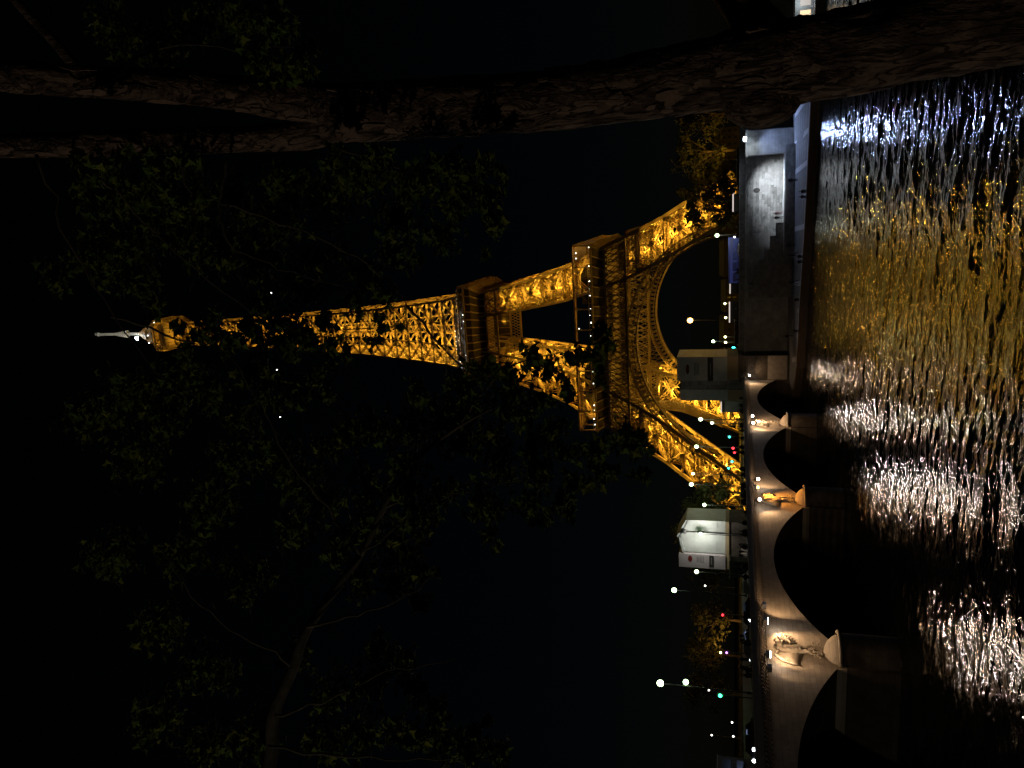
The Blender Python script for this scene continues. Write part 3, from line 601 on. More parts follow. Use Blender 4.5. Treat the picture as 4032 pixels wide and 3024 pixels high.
# great arches with soffit and ring of loops, under the first floor
AR, AZ = 39.7, 1.2
for sd in range(4):
    ar = MB(); n = 56; a0, a1 = R(14), R(166)
    def ap(r, a, off): 
        z = AZ+r*math.sin(a); return face(sd, r*math.cos(a), z, off)
    for i in range(n):
        t0 = a0+(a1-a0)*i/n; t1 = a0+(a1-a0)*(i+1)/n
        for r, wq in ((AR,.55),(AR+1.3,.3),(AR+3.7,.5)):
            ar.beam(ap(r,t0,0), ap(r,t1,0), wq, .5, SN[sd]); 
        ar.beam(ap(AR,t0,4.2), ap(AR,t1,4.2), .5); ar.beam(ap(AR+3.7,t0,4.2), ap(AR+3.7,t1,4.2), .4)
        ar.beam(ap(AR,t0,0), ap(AR+3.7,t0,0), .26, .4, SN[sd])
        ar.beam(ap(AR,t0,0), ap(AR,t1,4.2), .2); ar.beam(ap(AR,t1,0), ap(AR,t0,4.2), .2); ar.beam(ap(AR,t0,0), ap(AR,t0,4.2), .3)
        # soffit plate
        ar.add([ap(AR+.15,t0,.6),ap(AR+.15,t1,.6),ap(AR+.15,t1,3.6),ap(AR+.15,t0,3.6)], [(0,1,2,3)])
        tm = (t0+t1)/2      # loop heads
        pts = [ap(AR+1.5,t0+(t1-t0)*.2,0), ap(AR+2.9,t0+(t1-t0)*.22,0), ap(AR+3.4,tm,0), ap(AR+2.9,t0+(t1-t0)*.78,0), ap(AR+1.5,t0+(t1-t0)*.8,0)]
        for p, q in zip(pts, pts[1:]): ar.beam(p, q, .22, .4, SN[sd])
    aro = ar.build('arch', M['iron'], tw)
    # spandrel lattice between the arch and the belt
    spdL = MB(); spdR = MB()
    for i in range(-17,18):
        x = i*1.9; spd = spdL if x < 0 else spdR
        if abs(x) > 33: continue
        zt = 44.3; r_ = AR+3.9; zb = AZ+math.sqrt(max(r_*r_-x*x, 0))
        if zt-zb > .6:
            xe = iz((zt+zb)/2)
            if abs(x) < 40: spd.beam(face(sd,x,zb), face(sd,x,zt), .22, .3, SN[sd])
            x2 = x+1.9*(1 if x < 0 else -1); zb2 = AZ+math.sqrt(max(r_*r_-x2*x2, 0))
            spd.beam(face(sd,x,zt), face(sd,x2,max(zb2,zb)), .2, .3, SN[sd])
    for q_ in (-1,1): (spdL if q_ < 0 else spdR).build('spandrel_lattice', M['iron'], aro)
    # belt truss across the whole face
    bt_ = MB()
    bt_.beam(face(sd,-oz(44.3),44.0,-.3), face(sd,oz(44.3),44.0,-.3), .35, 3.4, SN[sd])  # ledge added to shade the belt from the lamps below
    for z in (44.3, 52.6): bt_.beam(face(sd,-oz(z),z), face(sd,oz(z),z), .9, 1.0, SN[sd]); bt_.beam(face(sd,-oz(z)+4,z,4.5), face(sd,oz(z)-4,z,4.5), .5)
    n = 17
    for i in range(-n,n):
        for (u0,u1) in ((i,i+1),(i+1,i)):
            for hz, (za,zb) in enumerate(((44.3,48.4),(48.4,52.6))):
                s0 = oz(za)/n; s1 = oz(zb)/n
                bt_.beam(face(sd,u0*s0,za), face(sd,u1*s1,zb), .34, .34, SN[sd])
                if i % 2: bt_.beam(face(sd,u0*s0*.9,za,4.5), face(sd,u1*s1*.9,zb,4.5), .3)
        if i%2 == 0: bt_.beam(face(sd,i*oz(44.3)/n,44.3), face(sd,i*oz(52.6)/n,52.6), .36, .4, SN[sd])
    bt_.build('belt_truss', M['iron'], tw)
# first floor: frieze with consoles, balcony rails, glazed gallery
def floor_level(nm, h0, h1, hw, zf, zb, pitch, post_pitch, deckin, con=2.4):
    pl = MB().box(-hw+.3,hw-.3,-hw+.3,-deckin,zf-.5,zf).box(-hw+.3,hw-.3,deckin,hw-.3,zf-.5,zf).box(-hw+.3,-deckin,-deckin,deckin,zf-.5,zf).box(deckin,hw-.3,-deckin,deckin,zf-.5,zf)
    root = pl.build(nm+'_deck', M['iron'], tw)
    for sd in range(4):
        fz = MB()
        for u0 in (0,):
            a = face(sd,-hw+con-.2,zb,con,hw); 
            fz.add([face(sd,-hw+con,zb,con+.15,hw),face(sd,hw-con,zb,con+.15,hw),face(sd,hw-.4,zf-.4,.9,hw),face(sd,-hw+.4,zf-.4,.9,hw)], [(0,1,2,3)])
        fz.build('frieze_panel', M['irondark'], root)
        k = int(2*hw/pitch)
        for i in range(k+1):
            u = -hw+2*hw*i/k; us = u*(hw-con)/hw; c_ = MB(); n = 4
            for q in range(n):
                t0, t1 = q/n, (q+1)/n; e = lambda t_: con*(1-t_**1.8)
                c_.beam(face(sd, us+(u-us)*t0, zb+(zf-zb)*t0, e(t0)-.55, hw), face(sd, us+(u-us)*t1, zb+(zf-zb)*t1, e(t1)-.55, hw), .34, .9, SN[sd])
            c_.build('console', M['iron'], root)
        rl = MB()
        for zz, ww in ((zf-.2,.8),(zf+1.1,.28),(h1,.75),(h1-.9,.2)): rl.beam(face(sd,-hw,zz,0,hw), face(sd,hw,zz,0,hw), ww*.7, ww, SN[sd])
        m_ = int(2*hw/.9)
        for i in range(m_+1): u = -hw+2*hw*i/m_; rl.beam(face(sd,u,zf,0,hw), face(sd,u,zf+1.1,0,hw), .09, .09)
        rl.build('gallery_rail', M['iron'], root)
        k2 = max(2, int(2*hw/post_pitch))
        for i in range(k2+1):
            u = -hw+2*hw*i/k2; MB().beam(face(sd,u,zf,.1,hw), face(sd,u,h1,.1,hw), .42, .5, SN[sd]).beam(face(sd,u+.9,h1-.4,.1,hw), face(sd,u,h1-2,.1,hw), .2).beam(face(sd,u-.9,h1-.4,.1,hw), face(sd,u,h1-2,.1,hw), .2).build('gallery_post', M['iron'], root)
    return root
f1 = floor_level('first_floor', 57.6, 64.7, 36.35, 57.9, 52.9, 3.65, 7.3, 16)
rf = MB()
for sd in range(4): rf.add([face(sd,-36,64.6,.3,36.35),face(sd,36,64.6,.3,36.35),face(sd,29,65.2,7,36.35),face(sd,-29,65.2,7,36.35)], [(0,1,2,3)])
rf.build('gallery_roof', M['iron'], f1)
for sx in (-1,1):      # dark pavilions on the first floor
    MB().box(sx*13,sx*27,-27,27,58.0,63.5).build('pavilion', M['glass'], f1)
MB().box(-26,26,24,27,58.0,62.5).build('pavilion', M['glass'], f1)
for i in range(26):
    u = -34+68*i/25
    for sd in (0,1):
        if random.random() < .75:
            MB().blob(face(sd,u+random.uniform(-.6,.6),58.6+random.choice((0,0,.4,4.8)),.9,36.35), random.uniform(.14,.26), 6, 4).build('gallery_bulb', E_['wht'], f1)
f2 = floor_level('second_floor', 115.7, 118.0, 20.5, 115.8, 112.9, 3.4, 4.1, 7, con=.8)
cv = MB(); cp = MB()
for sd in range(4):
    k = 12
    for i in range(k+1):
        u = -1+2*i/k; pr0 = None
        for q in range(6):
            t_ = q/5; z = 107+5.9*t_; r = 18.1+2.2*t_**2.2; p = face(sd,u*r,z,0,r)
            if pr0: cv.beam(pr0, p, .34, 1.3, SN[sd])
            pr0 = p
    for i in range(6):
        t0, t1 = i/6, (i+1)/6; r0 = 17.6+2.2*t0**2.2; r1 = 17.6+2.2*t1**2.2
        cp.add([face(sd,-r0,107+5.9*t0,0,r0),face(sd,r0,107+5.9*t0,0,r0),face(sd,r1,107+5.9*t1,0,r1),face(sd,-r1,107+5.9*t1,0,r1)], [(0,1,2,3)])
    for z in (101.7,106.6): cv.beam(face(sd,-oz(z),z), face(sd,oz(z),z), .7, .8, SN[sd])
    for i in range(-14,14):
        for a_, b_ in ((i,i+1),(i+1,i)):
            cv.beam(face(sd,a_*oz(101.7)/14,101.7), face(sd,b_*oz(104.2)/14,104.2), .2, .2, SN[sd]); cv.beam(face(sd,a_*oz(104.2)/14,104.2), face(sd,b_*oz(106.6)/14,106.6), .2, .2, SN[sd])
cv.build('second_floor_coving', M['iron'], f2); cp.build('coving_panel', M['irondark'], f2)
MB().box(-13,13,-12,12,116,121).build('upper_pavilion', M['greymetal'], f2)
MB().box(-14.5,14.5,-13.5,13.5,120.9,121.3).build('pavilion_roof', M['greymetal'], f2)
for i in range(46):
    u = random.uniform(-13,13); MB().blob(face(0,u,random.choice((116.6,117.6,118.6,119.6,120.6,121.6,122.6)),0,13.2+random.random()), random.uniform(.12,.26), 6, 4).build('restaurant_bulb', E_['wht'], f2)
for i in range(24): MB().blob(face(0,-19+38*i/23,118.35,0,20.4), .13, 6, 4).build('rail_bulb', E_['wht'], f2)
# tapering shaft to the summit: edge pillars, cross braces and struts per storey
shaft = MB(); ZS = [116,121.5,127.5,133.5,139.5,145.8,152,158.5,165,171.5,178,184.5,191,197.5,204,211,218,225,232,239,246,253,260,268,276]
for sx in (-1,1):
    for sy in (-1,1):
        for z0, z1 in zip(ZS, ZS[1:]):
            shaft.beam((sx*oz(z0),sy*oz(z0),z0),(sx*oz(z1),sy*oz(z1),z1), .8 if z0 < 190 else .6, None, (0,1,0))
            if z0 < 195:
                for a_, b_ in ((oz,iz),(iz,oz)): shaft.beam((sx*a_(z0),sy*b_(z0),z0),(sx*a_(z1),sy*b_(z1),z1), .55, None, (0,1,0))
for fx in (-1,1):
    for fy in (-1,1): shaft.beam((fx*1.6,fy*1.6,116),(fx*1.2,fy*1.2,276), .3)
for z in np.arange(118,276,2.2): 
    s = 1.6; shaft.beam((-s,-s,z),(s,-s,z+1.1),.13); shaft.beam((s,s,z),(-s,s,z+1.1),.13); shaft.beam((-s,-s,z),(-s,s,z),.13); shaft.beam((s,-s,z),(s,s,z+1),.13)
sh = shaft.build('shaft', M['iron'], tw)
for z0, z1 in zip(ZS, ZS[1:]):
    for sd in range(4):
        cbm = MB(); wd = .6 if z0 < 190 else .4
        def cols(z): return [-oz(z), -iz(z), iz(z), oz(z)] if z0 < 188 else [-oz(z), 0, oz(z)]
        c0, c1 = cols(z0), (cols(z1) if z0 < 188 else [-oz(z1), 0, oz(z1)])
        for q in range(len(c0)-1):
            if z0 < 188 and q == 1:
                if iz(z0) < 2: continue
                cbm.beam(face(sd,c0[1],z0), face(sd,c1[2],z1), .3, .3, SN[sd]); cbm.beam(face(sd,c0[2],z0), face(sd,c1[1],z1), .3, .3, SN[sd]); continue
            girder(cbm, face(sd,c0[q],z0), face(sd,c1[q+1],z1), wd, .45, SN[sd], t=.15); girder(cbm, face(sd,c0[q+1],z0), face(sd,c1[q],z1), wd, .45, SN[sd], t=.15)
        girder(cbm, face(sd,-oz(z1),z1), face(sd,oz(z1),z1), .55, .5, SN[sd], t=.18)
        if z0 > 188: cbm.beam(face(sd,0,z0), face(sd,0,z1), .4)
        cbm.build('cross_brace', M['iron'], sh)
# summit: cabin, gallery cage, dome and antenna
su = MB()
for sd in range(4):
    for i in range(9):
        u = -1+i/4; su.beam(face(sd,u*5,272,0,5), face(sd,u*7.6,280,0,7.6), .22, .3, SN[sd]); su.beam(face(sd,u*7.6,280,0,7.6), face(sd,u*7.6,286,0,7.6), .2, .25, SN[sd]); su.beam(face(sd,u*7.6,286,0,7.6), face(sd,u*5.4,289,0,5.4), .2)
    for z, r in ((280,7.6),(281.3,7.6),(286,7.6),(289,5.4)): su.beam(face(sd,-r,z,0,r), face(sd,r,z,0,r), .4, .5, SN[sd])
su.box(-7.3,7.3,-7.3,7.3,279.7,280.1)
cab = su.build('summit_gallery', M['iron'], tw)
MB().box(-5,5,-5,5,280.1,285.5).build('summit_cabin', M['iron'], cab)
MB().lathe((0,0,289),[(5.6,0),(5.6,2.2),(5.0,2.5),(5.0,4.2),(5.6,4.4),(5.2,5),(3.6,5.4),(3.4,7.5),(3.0,9),(2.0,10.2),(1.5,10.6),(1.2,12),(0,12.3)],16).build('summit_dome', M['iron'], cab, True)
for a in range(8): MB().blob((5.8*math.cos(a*.785),5.8*math.sin(a*.785),291.5+(a%2)*1.5), .28, 6, 4).build('summit_bulb', E_['wht'], cab)
MB().blob((-1.5,-4,300.2),.75,8,6).blob((-2.6,-3.6,300.4),.35,6,4).build('beacon', E_['lampb'], cab)
an = MB()
for sx in (-1,1):
    for sy in (-1,1): an.beam((sx*.62,sy*.62,299),(sx*.5,sy*.5,327.5),.16)
for z in np.arange(300,327,1.1):
    for sx in (-1,1): an.beam((-.58,sx*.58,z),(.58,sx*.58,z+1.1),.12); an.beam((.58,sx*.58,z),(-.58,sx*.58,z+1.1),.12); an.beam((sx*.58,-.58,z),(sx*.58,.58,z+1.1),.12)
an.box(-.4,.4,-.4,.4,299,327)
M['antenna'] = mat('antenna_white', (.75,.74,.68), .5, (.55,.53,.46), 1.5)
ant = an.build('antenna_mast', M['antenna'], tw)
for z in (309,310.5,312,313.5,315): 
    MB().lathe((0,0,z),[(.5,0),(2.0-.17*(z-309),.1),(2.0-.17*(z-309),1.1),(.5,1.2)],8).build("antenna_panel", M["antenna"], ant)
MB().lathe((0,0,325.5),[(0,2),(1.3,2.2),(.5,.9),(.8,0)],6).build('antenna_panel', M['antenna'], ant)
MB().beam((0,0,327),(0,0,330.2),.3).beam((-.9,0,328.6),(.9,0,328.6),.25).beam((-.7,0,329.8),(.9,0,329.8),.25).build('antenna_tip', M['antenna'], ant)
# floodlights inside the ironwork, aimed by simply standing within it
GOLD = (1,.54,.045)
def tl(x, y, z, p, col=GOLD, r=.25): lamp('tower_floodlight', 'POINT', (x,y,z), p, col, tw, r)
for sx in (-1,1):
    for sy in (-1,1):
        for z, p in ((5,1900),(13,2200),(21,2300),(26.5,2300),(32,2300),(37,2100),(42,1300),(62,1000),(68,1700),(75,1600),(84,1400),(88,1200),(95,1200),(104,700)):
            mdl = (oz(z)+iz(z))/2; lamp('tower_floodlight', 'SPOT', (sx*mdl, sy*mdl, z), p*2.1, GOLD, tw, .5, to=(0,0,z-8), size=128, blend=.3); lamp('tower_floodlight', 'SPOT', (sx*mdl, sy*mdl, z), p*.5, GOLD, tw, .5, to=(sx*mdl, 400, z-60), size=125, blend=.3)
for z, p in ((126,1000),(131,1000),(137,1100),(143,1100),(149,1000),(156,950),(163,900),(170,850),(177,800),(184,750),(192,700),(200,650),(208,600),(217,560),(226,520),(236,480),(246,440),(256,400),(266,380),(274,300)):
    k = max(0, (oz(z)+iz(z))/2 if z < 180 else 2.6)
    if z < 160:
        for sx in (-1,1):
            for sy in (-1,1): tl(sx*k, sy*k, z, p*.5*3.9)
    else:
        tl(k*.9, -k*.9, z, p*.8*3.6); tl(-k*.9, k*.9, z+2, p*.8*3.6)
for p, q, big in PANEL: lamp('tower_floodlight', 'SPOT', tuple(p), 9500 if big else 6200, GOLD, tw, .2, to=tuple(q), size=128, blend=.5)  # added lamps standing outside the leg faces to brighten the front braces
# weaker lamps that pick out the arches, the belt and the galleries
for sd in range(4):
    for u in (-24,-8,8,24): tl(*face(sd,u,48.5,9), 300)
    for u in (-30,-10,10,30): tl(*face(sd,u,60.5,3.4,36.35), 160)
    for u in (-14,0,14): tl(*face(sd,u,110,3.2,20.5), 160)
    for i in range(10 if sd < 2 else 0): q0 = face(sd,-32.6+7.25*i,53.6,-1.6,36.35); lamp('tower_floodlight','SPOT',q0,130,GOLD,tw,.2,to=(q0[0],q0[1],90),size=150); q0 = face(sd,-18+4*i,108.2,-2.0,20.3); lamp('tower_floodlight','SPOT',q0,90,GOLD,tw,.2,to=(q0[0],q0[1],140),size=150)
    for a in (28,45,62,78,90,102,118,135,152):
        zz = AZ+AR*.90*math.sin(R(a)); tl(*face(sd, AR*.90*math.cos(R(a)), zz, 6.5), 380, (1,.60,.10))
for a in range(4): x_, y_ = 6.2*math.cos(a*1.57+.78), 6.2*math.sin(a*1.57+.78); tl(x_*.6, y_*.6, 287, 350); tl(x_*2.0, y_*2.0, 281, 420); tl(x_*1.3, y_*1.3, 295.5, 260)
tl(-6,-9,309,1100,(1,.97,.86)); tl(4,-7,303,350,(1,.75,.4)); tl(5,-9,321,1100,(1,.97,.86))
# ------------------------------------------------------------ wrapped bridge-end pylons
def text_rows(p, x0, x1, z0, n, y, m_, dz=.26):
    for i in range(n):
        L = (x1-x0)*random.uniform(.72,1); c = (x0+x1)/2
        MB().box(c-L/2, c+L/2, y-.02, y, z0-dz*i-.06, z0-dz*i+.03).build('text_line', m_, p)
def oval(p, c, rx, rz, y, m_, nm='oval_emblem'):
    s_ = MB(); s_.add([(c[0]+rx*math.cos(2*math.pi*i/24), y-.03, c[1]+rz*math.sin(2*math.pi*i/24)) for i in range(24)], [tuple(range(24))]); return s_.build(nm, m_, p)
def wrapbox(nm, pts, z0, z1, y0, y1, m_, p):     # polygonal outline in x/z pulled back in y
    s_ = MB(); n = len(pts); s_.add([(x,y0,z) for x,z in pts]+[(x,y1,z) for x,z in pts], [tuple(range(n)), tuple(range(2*n-1,n-1,-1))]+[(i,i+n,(i+1)%n+n,(i+1)%n) for i in range(n)]); return s_.build(nm, m_, p)
py = thing('wrapped_pylon', 'tall monument wrapped in pale printed sheeting, flat topped, beside the embankment wall', 'wrapped monument', (0,0,0))
MB().box(0,4.7,153.4,161,11.25,13.3).build('plywood_base', M['ply'], py)
for i in range(7): MB().box(.02,4.68,153.36,153.4,11.3+.28*i,11.54+.28*i).build('plank', M['ply'], py)
w1 = wrapbox('sheeting', [(-.1,13.3),(4.6,13.3),(4.6,22.7),(-.1,22.7)], 0,0,153,160.6,M['sheet'],py)
s_ = MB().add([(4.62,153,13.4),(4.62,160.6,13.4),(4.62,160.6,20.6),(4.62,153,22.7)], [(0,1,2,3)]); s_.build('side_sheet', M['sheet2'], py)
for zz in (15.6,17.9,20.2): MB().beam((4.66,153,zz),(4.66,160,zz-.3),.05).build('lashing', M['greymetal'], w1)
oval(w1,(2.2,20.7),.95,.33,152.98,M['print_dark']); oval(w1,(2.2,20.7),.78,.24,152.95,M['print_red'])
text_rows(w1,.9,3.6,19.4,4,152.98,M['print_dark'])
MB().box(-.1,4.5,152.93,152.97,15.9,16.95).build('dark_banner', M['print_dark'], w1)
MB().box(1.0,3.4,152.9,152.93,16.3,16.45).build('banner_text', M['greymetal'], w1)
MB().box(-2.6,-.1,156,161,10.0,22.4).build('dark_core', M['house'], py)
for i in range(7): MB().box(-2.5,-.2,155.9,156,10.2+1.72*i,11.85+1.72*i).build('panel', M['wall2'], py)
wrapbox('sheeting', [(-5.3,13.2),(-2.5,13.2),(-2.5,22.5),(-5.3,22.5)],0,0,157.8,163,M['sheet'],py)
MB().box(-5.4,-2.4,157.9,163,10.0,13.2).build('plywood_base', M['ply'], py)
py2 = thing('wrapped_pylon', 'tall monument wrapped in brightly lit white sheeting with a peaked top', 'wrapped monument', (0,0,0))
MB().box(-39.4,-29.4,153.4,160,9.4,13.5).build('plinth', M['pier'], py2)
MB().box(-39.7,-29.3,153.2,160,12.9,13.55).build('plywood_base', M['ply'], py2)
w2 = wrapbox('sheeting', [(-39.7,13.6),(-36.7,13.6),(-36.7,22.9),(-39.7,22.9)],0,0,153,160,M['sheet2'],py2)
w3 = wrapbox('sheeting', [(-36.5,13.6),(-29.4,13.6),(-29.5,21.4),(-33.2,23.3),(-36.5,22.4)],0,0,153.6,160,M['sheet'],py2)
MB().beam((-36.6,153.4,21.9),(-33.2,153.4,22.6),.5).beam((-33.2,153.5,22.6),(-29.6,153.5,20.9),.12).build('fold', M['sheet'], w3)
for zz in (15.4,17.6,19.7): MB().beam((-36.4,153.56,zz),(-29.5,153.56,zz-.15),.06).build('fold', M['sheet'], w3)
oval(w2,(-37.7,20.6),.7,.42,152.98,M['print_red']); text_rows(w2,-38.6,-37.0,19.2,5,152.98,M['print_dark'],.3)
MB().box(-39.3,-36.8,152.93,152.97,15.9,16.8).build('dark_banner', M['print_dark'], w2); MB().box(-38.8,-37.2,152.9,152.93,16.25,16.45).build('banner_text', M['greymetal'], w2)

# ------------------------------------------------------------ street lamps
def street_lamp(x, y, z, ztop, lab, glow='lampw', r=.34, p=900, col=(.82,1,.74), group='street lamps on and beyond the bridge', second=None, lit=True, base=None):
    s = thing('street_lamp', lab, 'street lamp', (x,y,z), 0, group)
    h = ztop-z; r *= .85
    MB().lathe((0,0,0),[(.22,0),(.22,.6),(.12,.8),(.09,h*.6),(.06,h-.1)],8).build('post', M['darkmetal'], s)
    MB().lathe((0,0,h-.25),[(.05,0),(.22,.1),(.22,.14),(0,.14)],10).build('collar', M['darkmetal'], s)
    if glow: MB().blob((0,0,h+r*.7),(r,r,r*1.1),12,8).build('globe', E_[glow], s, True)
    else: MB().lathe((0,0,h-.1),[(.2,0),(.45,.1),(.45,.5),(.2,.7),(0,.7)],12).build('lantern', M['greymetal'], s)
    if second is not None:
        MB().beam((0,0,second-z),(.5,0,second-z),.08).build('arm', M['darkmetal'], s); MB().blob((.6,0,second-z),(r*.85,)*3,12,8).build('globe', E_[glow], s, True)
    if lit and p: lamp('glow', 'POINT', (0,-r-.35,h+r*.3), p, col, s, .3)
    return s
D = 9.45
street_lamp(-31.5,100.3,D,21.5,'twin globe street lamp near the left frame edge, upper globe biggest',r=.52,second=18.3,p=60)
street_lamp(-31.5,127.5,D,21.6,'tall bright single globe lamp alone in dark sky left of the wrapped monuments',r=.48,p=60)
street_lamp(-31.5,135.0,D,18.2,'street lamp close to the left side of the peaked wrapped monument',r=.40,p=80)
street_lamp(-31.3,151.2,D,18.2,'small bright globe lamp standing in front of the peaked wrapped monument',r=.34,p=1300,col=(1,.93,.85))
street_lamp(-31.8,153.0,D,21.4,'unlit lamp post crossing the white sheet of the peaked wrapped monument',glow=None,p=0)
street_lamp(-33.5,172,10,18.2,'street lamp right of the peaked wrapped monument, beside a thin grey post',r=.42,p=500)
street_lamp(-30.2,176,10,21.2,'higher of two close lamps at the foot of the left tower leg',r=.5,p=500)
street_lamp(-28.3,178,10,21.0,'right hand lamp of the close pair at the foot of the left tower leg',r=.36,p=200)
street_lamp(-21.0,176,10,20.0,'street lamp against the lower end of the left arch rib',r=.46,p=500)
street_lamp(-14.2,175,10,19.0,'street lamp just left of the downstream wrapped monument, upper one',r=.46,p=600)
street_lamp(-15.3,176,10,16.6,'lower street lamp left of the downstream wrapped monument',r=.36,p=300)
street_lamp(-1.0,200,10,16.9,'greenish street lamp right of the downstream wrapped monument',r=.42,p=400)
street_lamp(-.3,230,10,23.9,'tall orange sodium lamp standing alone under the tower arch','lampo',.85,700,(1,.5,.1))
street_lamp(-2.6,215,10,14.2,'small yellow lamp low under the arch, nearest the orange lamp','lampy',.35,150,(1,.95,.5))
street_lamp(2.6,215,10,14.1,'small yellow lamp low under the arch, between two others','lampy',.35,150,(1,.95,.5))
street_lamp(6.4,215,10,14.3,'small yellow lamp low under the arch, right of two others','lampy',.32,150,(1,.95,.5))
street_lamp(-5.4,222,10,14.2,'small dim yellow lamp close right of the downstream wrapped monument','lampy',.36,150,(1,.95,.5))
street_lamp(27.0,163.5,10.1,15.1,'bright white lamp at the foot of the right tower leg above the embankment wall','lampw',.42,300,(.95,1,.85))
# added lamps out of frame, with an added light for the plane tree
street_lamp(-33,-2,10.08,17,'added bridge lamp on the near bank outside the left edge',glow='lampy',r=.3,p=0)
street_lamp(11.3,-7.4,10.08,14.4,'added embankment lamp outside the left edge whose light reaches the plane tree','warm',.22,0)
lamp('added_tree_light','POINT',(12,-7,15.0),2500,(1,.86,.66),None,.2); lamp('added_far_tree_light','SPOT',(42,187,12),3000,GOLD,None,.3,to=(46,197,22),size=90)  # both lights added: one for the plane tree, one for the right far tree

# ------------------------------------------------------------ signals and small lights beyond
def signal(x, y, z, zl, glow, lab, r=.2):
    s = thing('traffic_signal', lab, 'traffic light', (x,y,z)); MB().beam((0,0,0),(0,0,zl-z-.3),.12).build('post', M['darkmetal'], s)
    MB().box(-.2,.2,-.12,.2,zl-z-.5,zl-z+.45).build('housing', M['darkmetal'], s); MB().blob((0,-.2,zl-z),r,8,6).build('lens', E_[glow], s)
for i,(a) in enumerate([(-30,118,9.45,13.6,'red','red traffic light above the left half of the bridge deck',.17),(-30,97,9.45,13.6,'green','green traffic light near the left edge of the bridge',.24),
  (-13.5,160,10.02,12.9,'teal','teal signal left of the downstream wrapped monument',.22),(-20.5,165,10.02,12.4,'teal','teal signal low beside red lights at the foot of the left arch',.22),(-22,165,10.02,13.1,'teal','teal signal above another at the foot of the left arch',.2),
  (-18.5,168,10.02,12.2,'red','red signal low at the foot of the left arch rib',.26),(-19.5,168,10.02,11.9,'red','lower red signal at the foot of the left arch rib',.22),(-12,185,10.02,15.0,'red','red signal in front of the golden left leg',.3),
  (-1.8,195,10.02,12.2,'teal','large teal signal at the foot of the orange lamp',.4),(6.2,195,10.02,12.6,'teal','small teal signal right of the low yellow lamps',.22),(6.8,195,10.02,11.7,'red','large red signal beside the small teal one',.34),
  (16,180,10.02,11.4,'red','small red light at the end of the blue coach',.2),(-5.8,185,10.02,14.7,'red','small red light right of the downstream wrapped monument',.2),(-31,109,9.45,12.9,'purple','purple light above the bridge railing',.15)]):
    signal(*a)
# ------------------------------------------------------------ vehicles
def car_mesh(paint):
    c = thing('parked_car', 'car', 'car'); b_ = MB()
    prof = [(-2.1,.35),(-2.15,.75),(-1.95,.92),(-1.3,.98),(-.7,1.42),(.75,1.45),(1.45,1.0),(2.0,.9),(2.12,.6),(2.1,.35)]
    n = len(prof); b_.add([(x,-.85,z) for x,z in prof]+[(x,.85,z) for x,z in prof],[tuple(range(n)),tuple(range(2*n-1,n-1,-1))]+[(i,i+n,(i+1)%n+n,(i+1)%n) for i in range(n)])
    b_.build('body', paint, c)
    for sy in (-1,1): MB().add([(-1.15,sy*.86,1.0),(-.66,sy*.86,1.36),(.7,sy*.86,1.38),(1.28,sy*.86,1.02)],[(0,1,2,3)]).build('side_window', M['glass'], c)
    for sx in (-1.3,1.35):
        for sy in (-.8,.8):
            o = MB().lathe((0,0,-.1),[(0,0),(.33,0),(.33,.2),(0,.2)],14).build('wheel', M['tyre'], c); o.rotation_euler = (R(90),0,0); o.location = (sx,sy,.33)
    return c
def car(x, y, z, rz, paint, lab, lights):
    c = car_mesh(paint); c['label'] = lab; c.location = (x,y,z); c.rotation_euler = (0,0,rz); c['group'] = 'vehicles on and beyond the bridge'
    for sy in (-.6,.6):
        if 'h' in lights: MB().blob((-2.2,sy,.72),.16,8,6).build('headlight', E_['head'], c)
        if 't' in lights: MB().blob((2.16,sy,.78),.12,8,6).build('taillight', E_['red'], c)
B90 = R(90)
car(-12.5,95,9.33,B90,M['carA'],'silver car crossing the bridge above the second arch','')
car(-14,90.5,9.33,B90-.1,M['carB'],'dark car with headlights on behind the silver car','h')
car(-14,84,9.33,B90-.1,M['carB'],'dark car with white headlights at the left third of the bridge','h')
car(-10,77,9.33,B90,M['carA'],'grey car half lit near the left edge of the bridge','')
car(-15,69,9.33,B90,M['carB'],'dark car with bluish headlights near the left frame edge','h')
car(-21,150,9.33,B90,M['carB'],'dark car with red tail lights at the far end of the bridge','t')
car(24,163,10.03,0,M['carC'],'white car parked behind the embankment wall, nearest the bright lamp','')
car(36,163,10.03,0,M['carC'],'pale car behind the embankment wall near the buttress','')
car(4,164,10.03,.05,M['carB'],'dark car behind the wall beside the wrapped monument','h')
bus = thing('coach', 'long blue lit coach standing behind the embankment wall', 'coach', (21.8,166,10.03))
MB().box(-4.6,4.6,-1.2,1.2,.45,3.2).build('body', M['buscol'], bus); MB().box(-4.4,4.4,-1.24,-1.2,1.4,2.9).build('side_panel', E_['blue'], bus)
for i in range(4): MB().box(-4.2+2.15*i,-2.4+2.15*i,-1.27,-1.24,1.5,2.3).build('window', M['buscol'], bus)
for sx in (-3,3):
    o = MB().lathe((0,0,-.1),[(0,0),(.5,0),(.5,.25),(0,.25)],14).build('wheel', M['tyre'], bus); o.rotation_euler = (R(90),0,0); o.location = (sx,-1.1,.5)
for dz in (0,1): MB().blob((4.65,-1.3,2.0-dz*.9),.16,6,5).build('marker_light', E_['win'] if False else E_['wht'], bus)
bus2 = thing('coach', 'dark double-decker coach with rows of windows at the left edge of the picture', 'coach', (-24,70,9.33), B90)
MB().box(-6,6,-1.25,1.25,.4,4.1).build('body', M['darkmetal'], bus2)
for lv in (1.3,2.8):
    for i in range(7): MB().box(-5.8+1.65*i,-4.4+1.65*i,-1.3,-1.25,lv,lv+.9).build('window', M['glass'], bus2)
MB().box(-6,6,-1.3,1.3,4.1,4.2).build('roof', M['greymetal'], bus2)
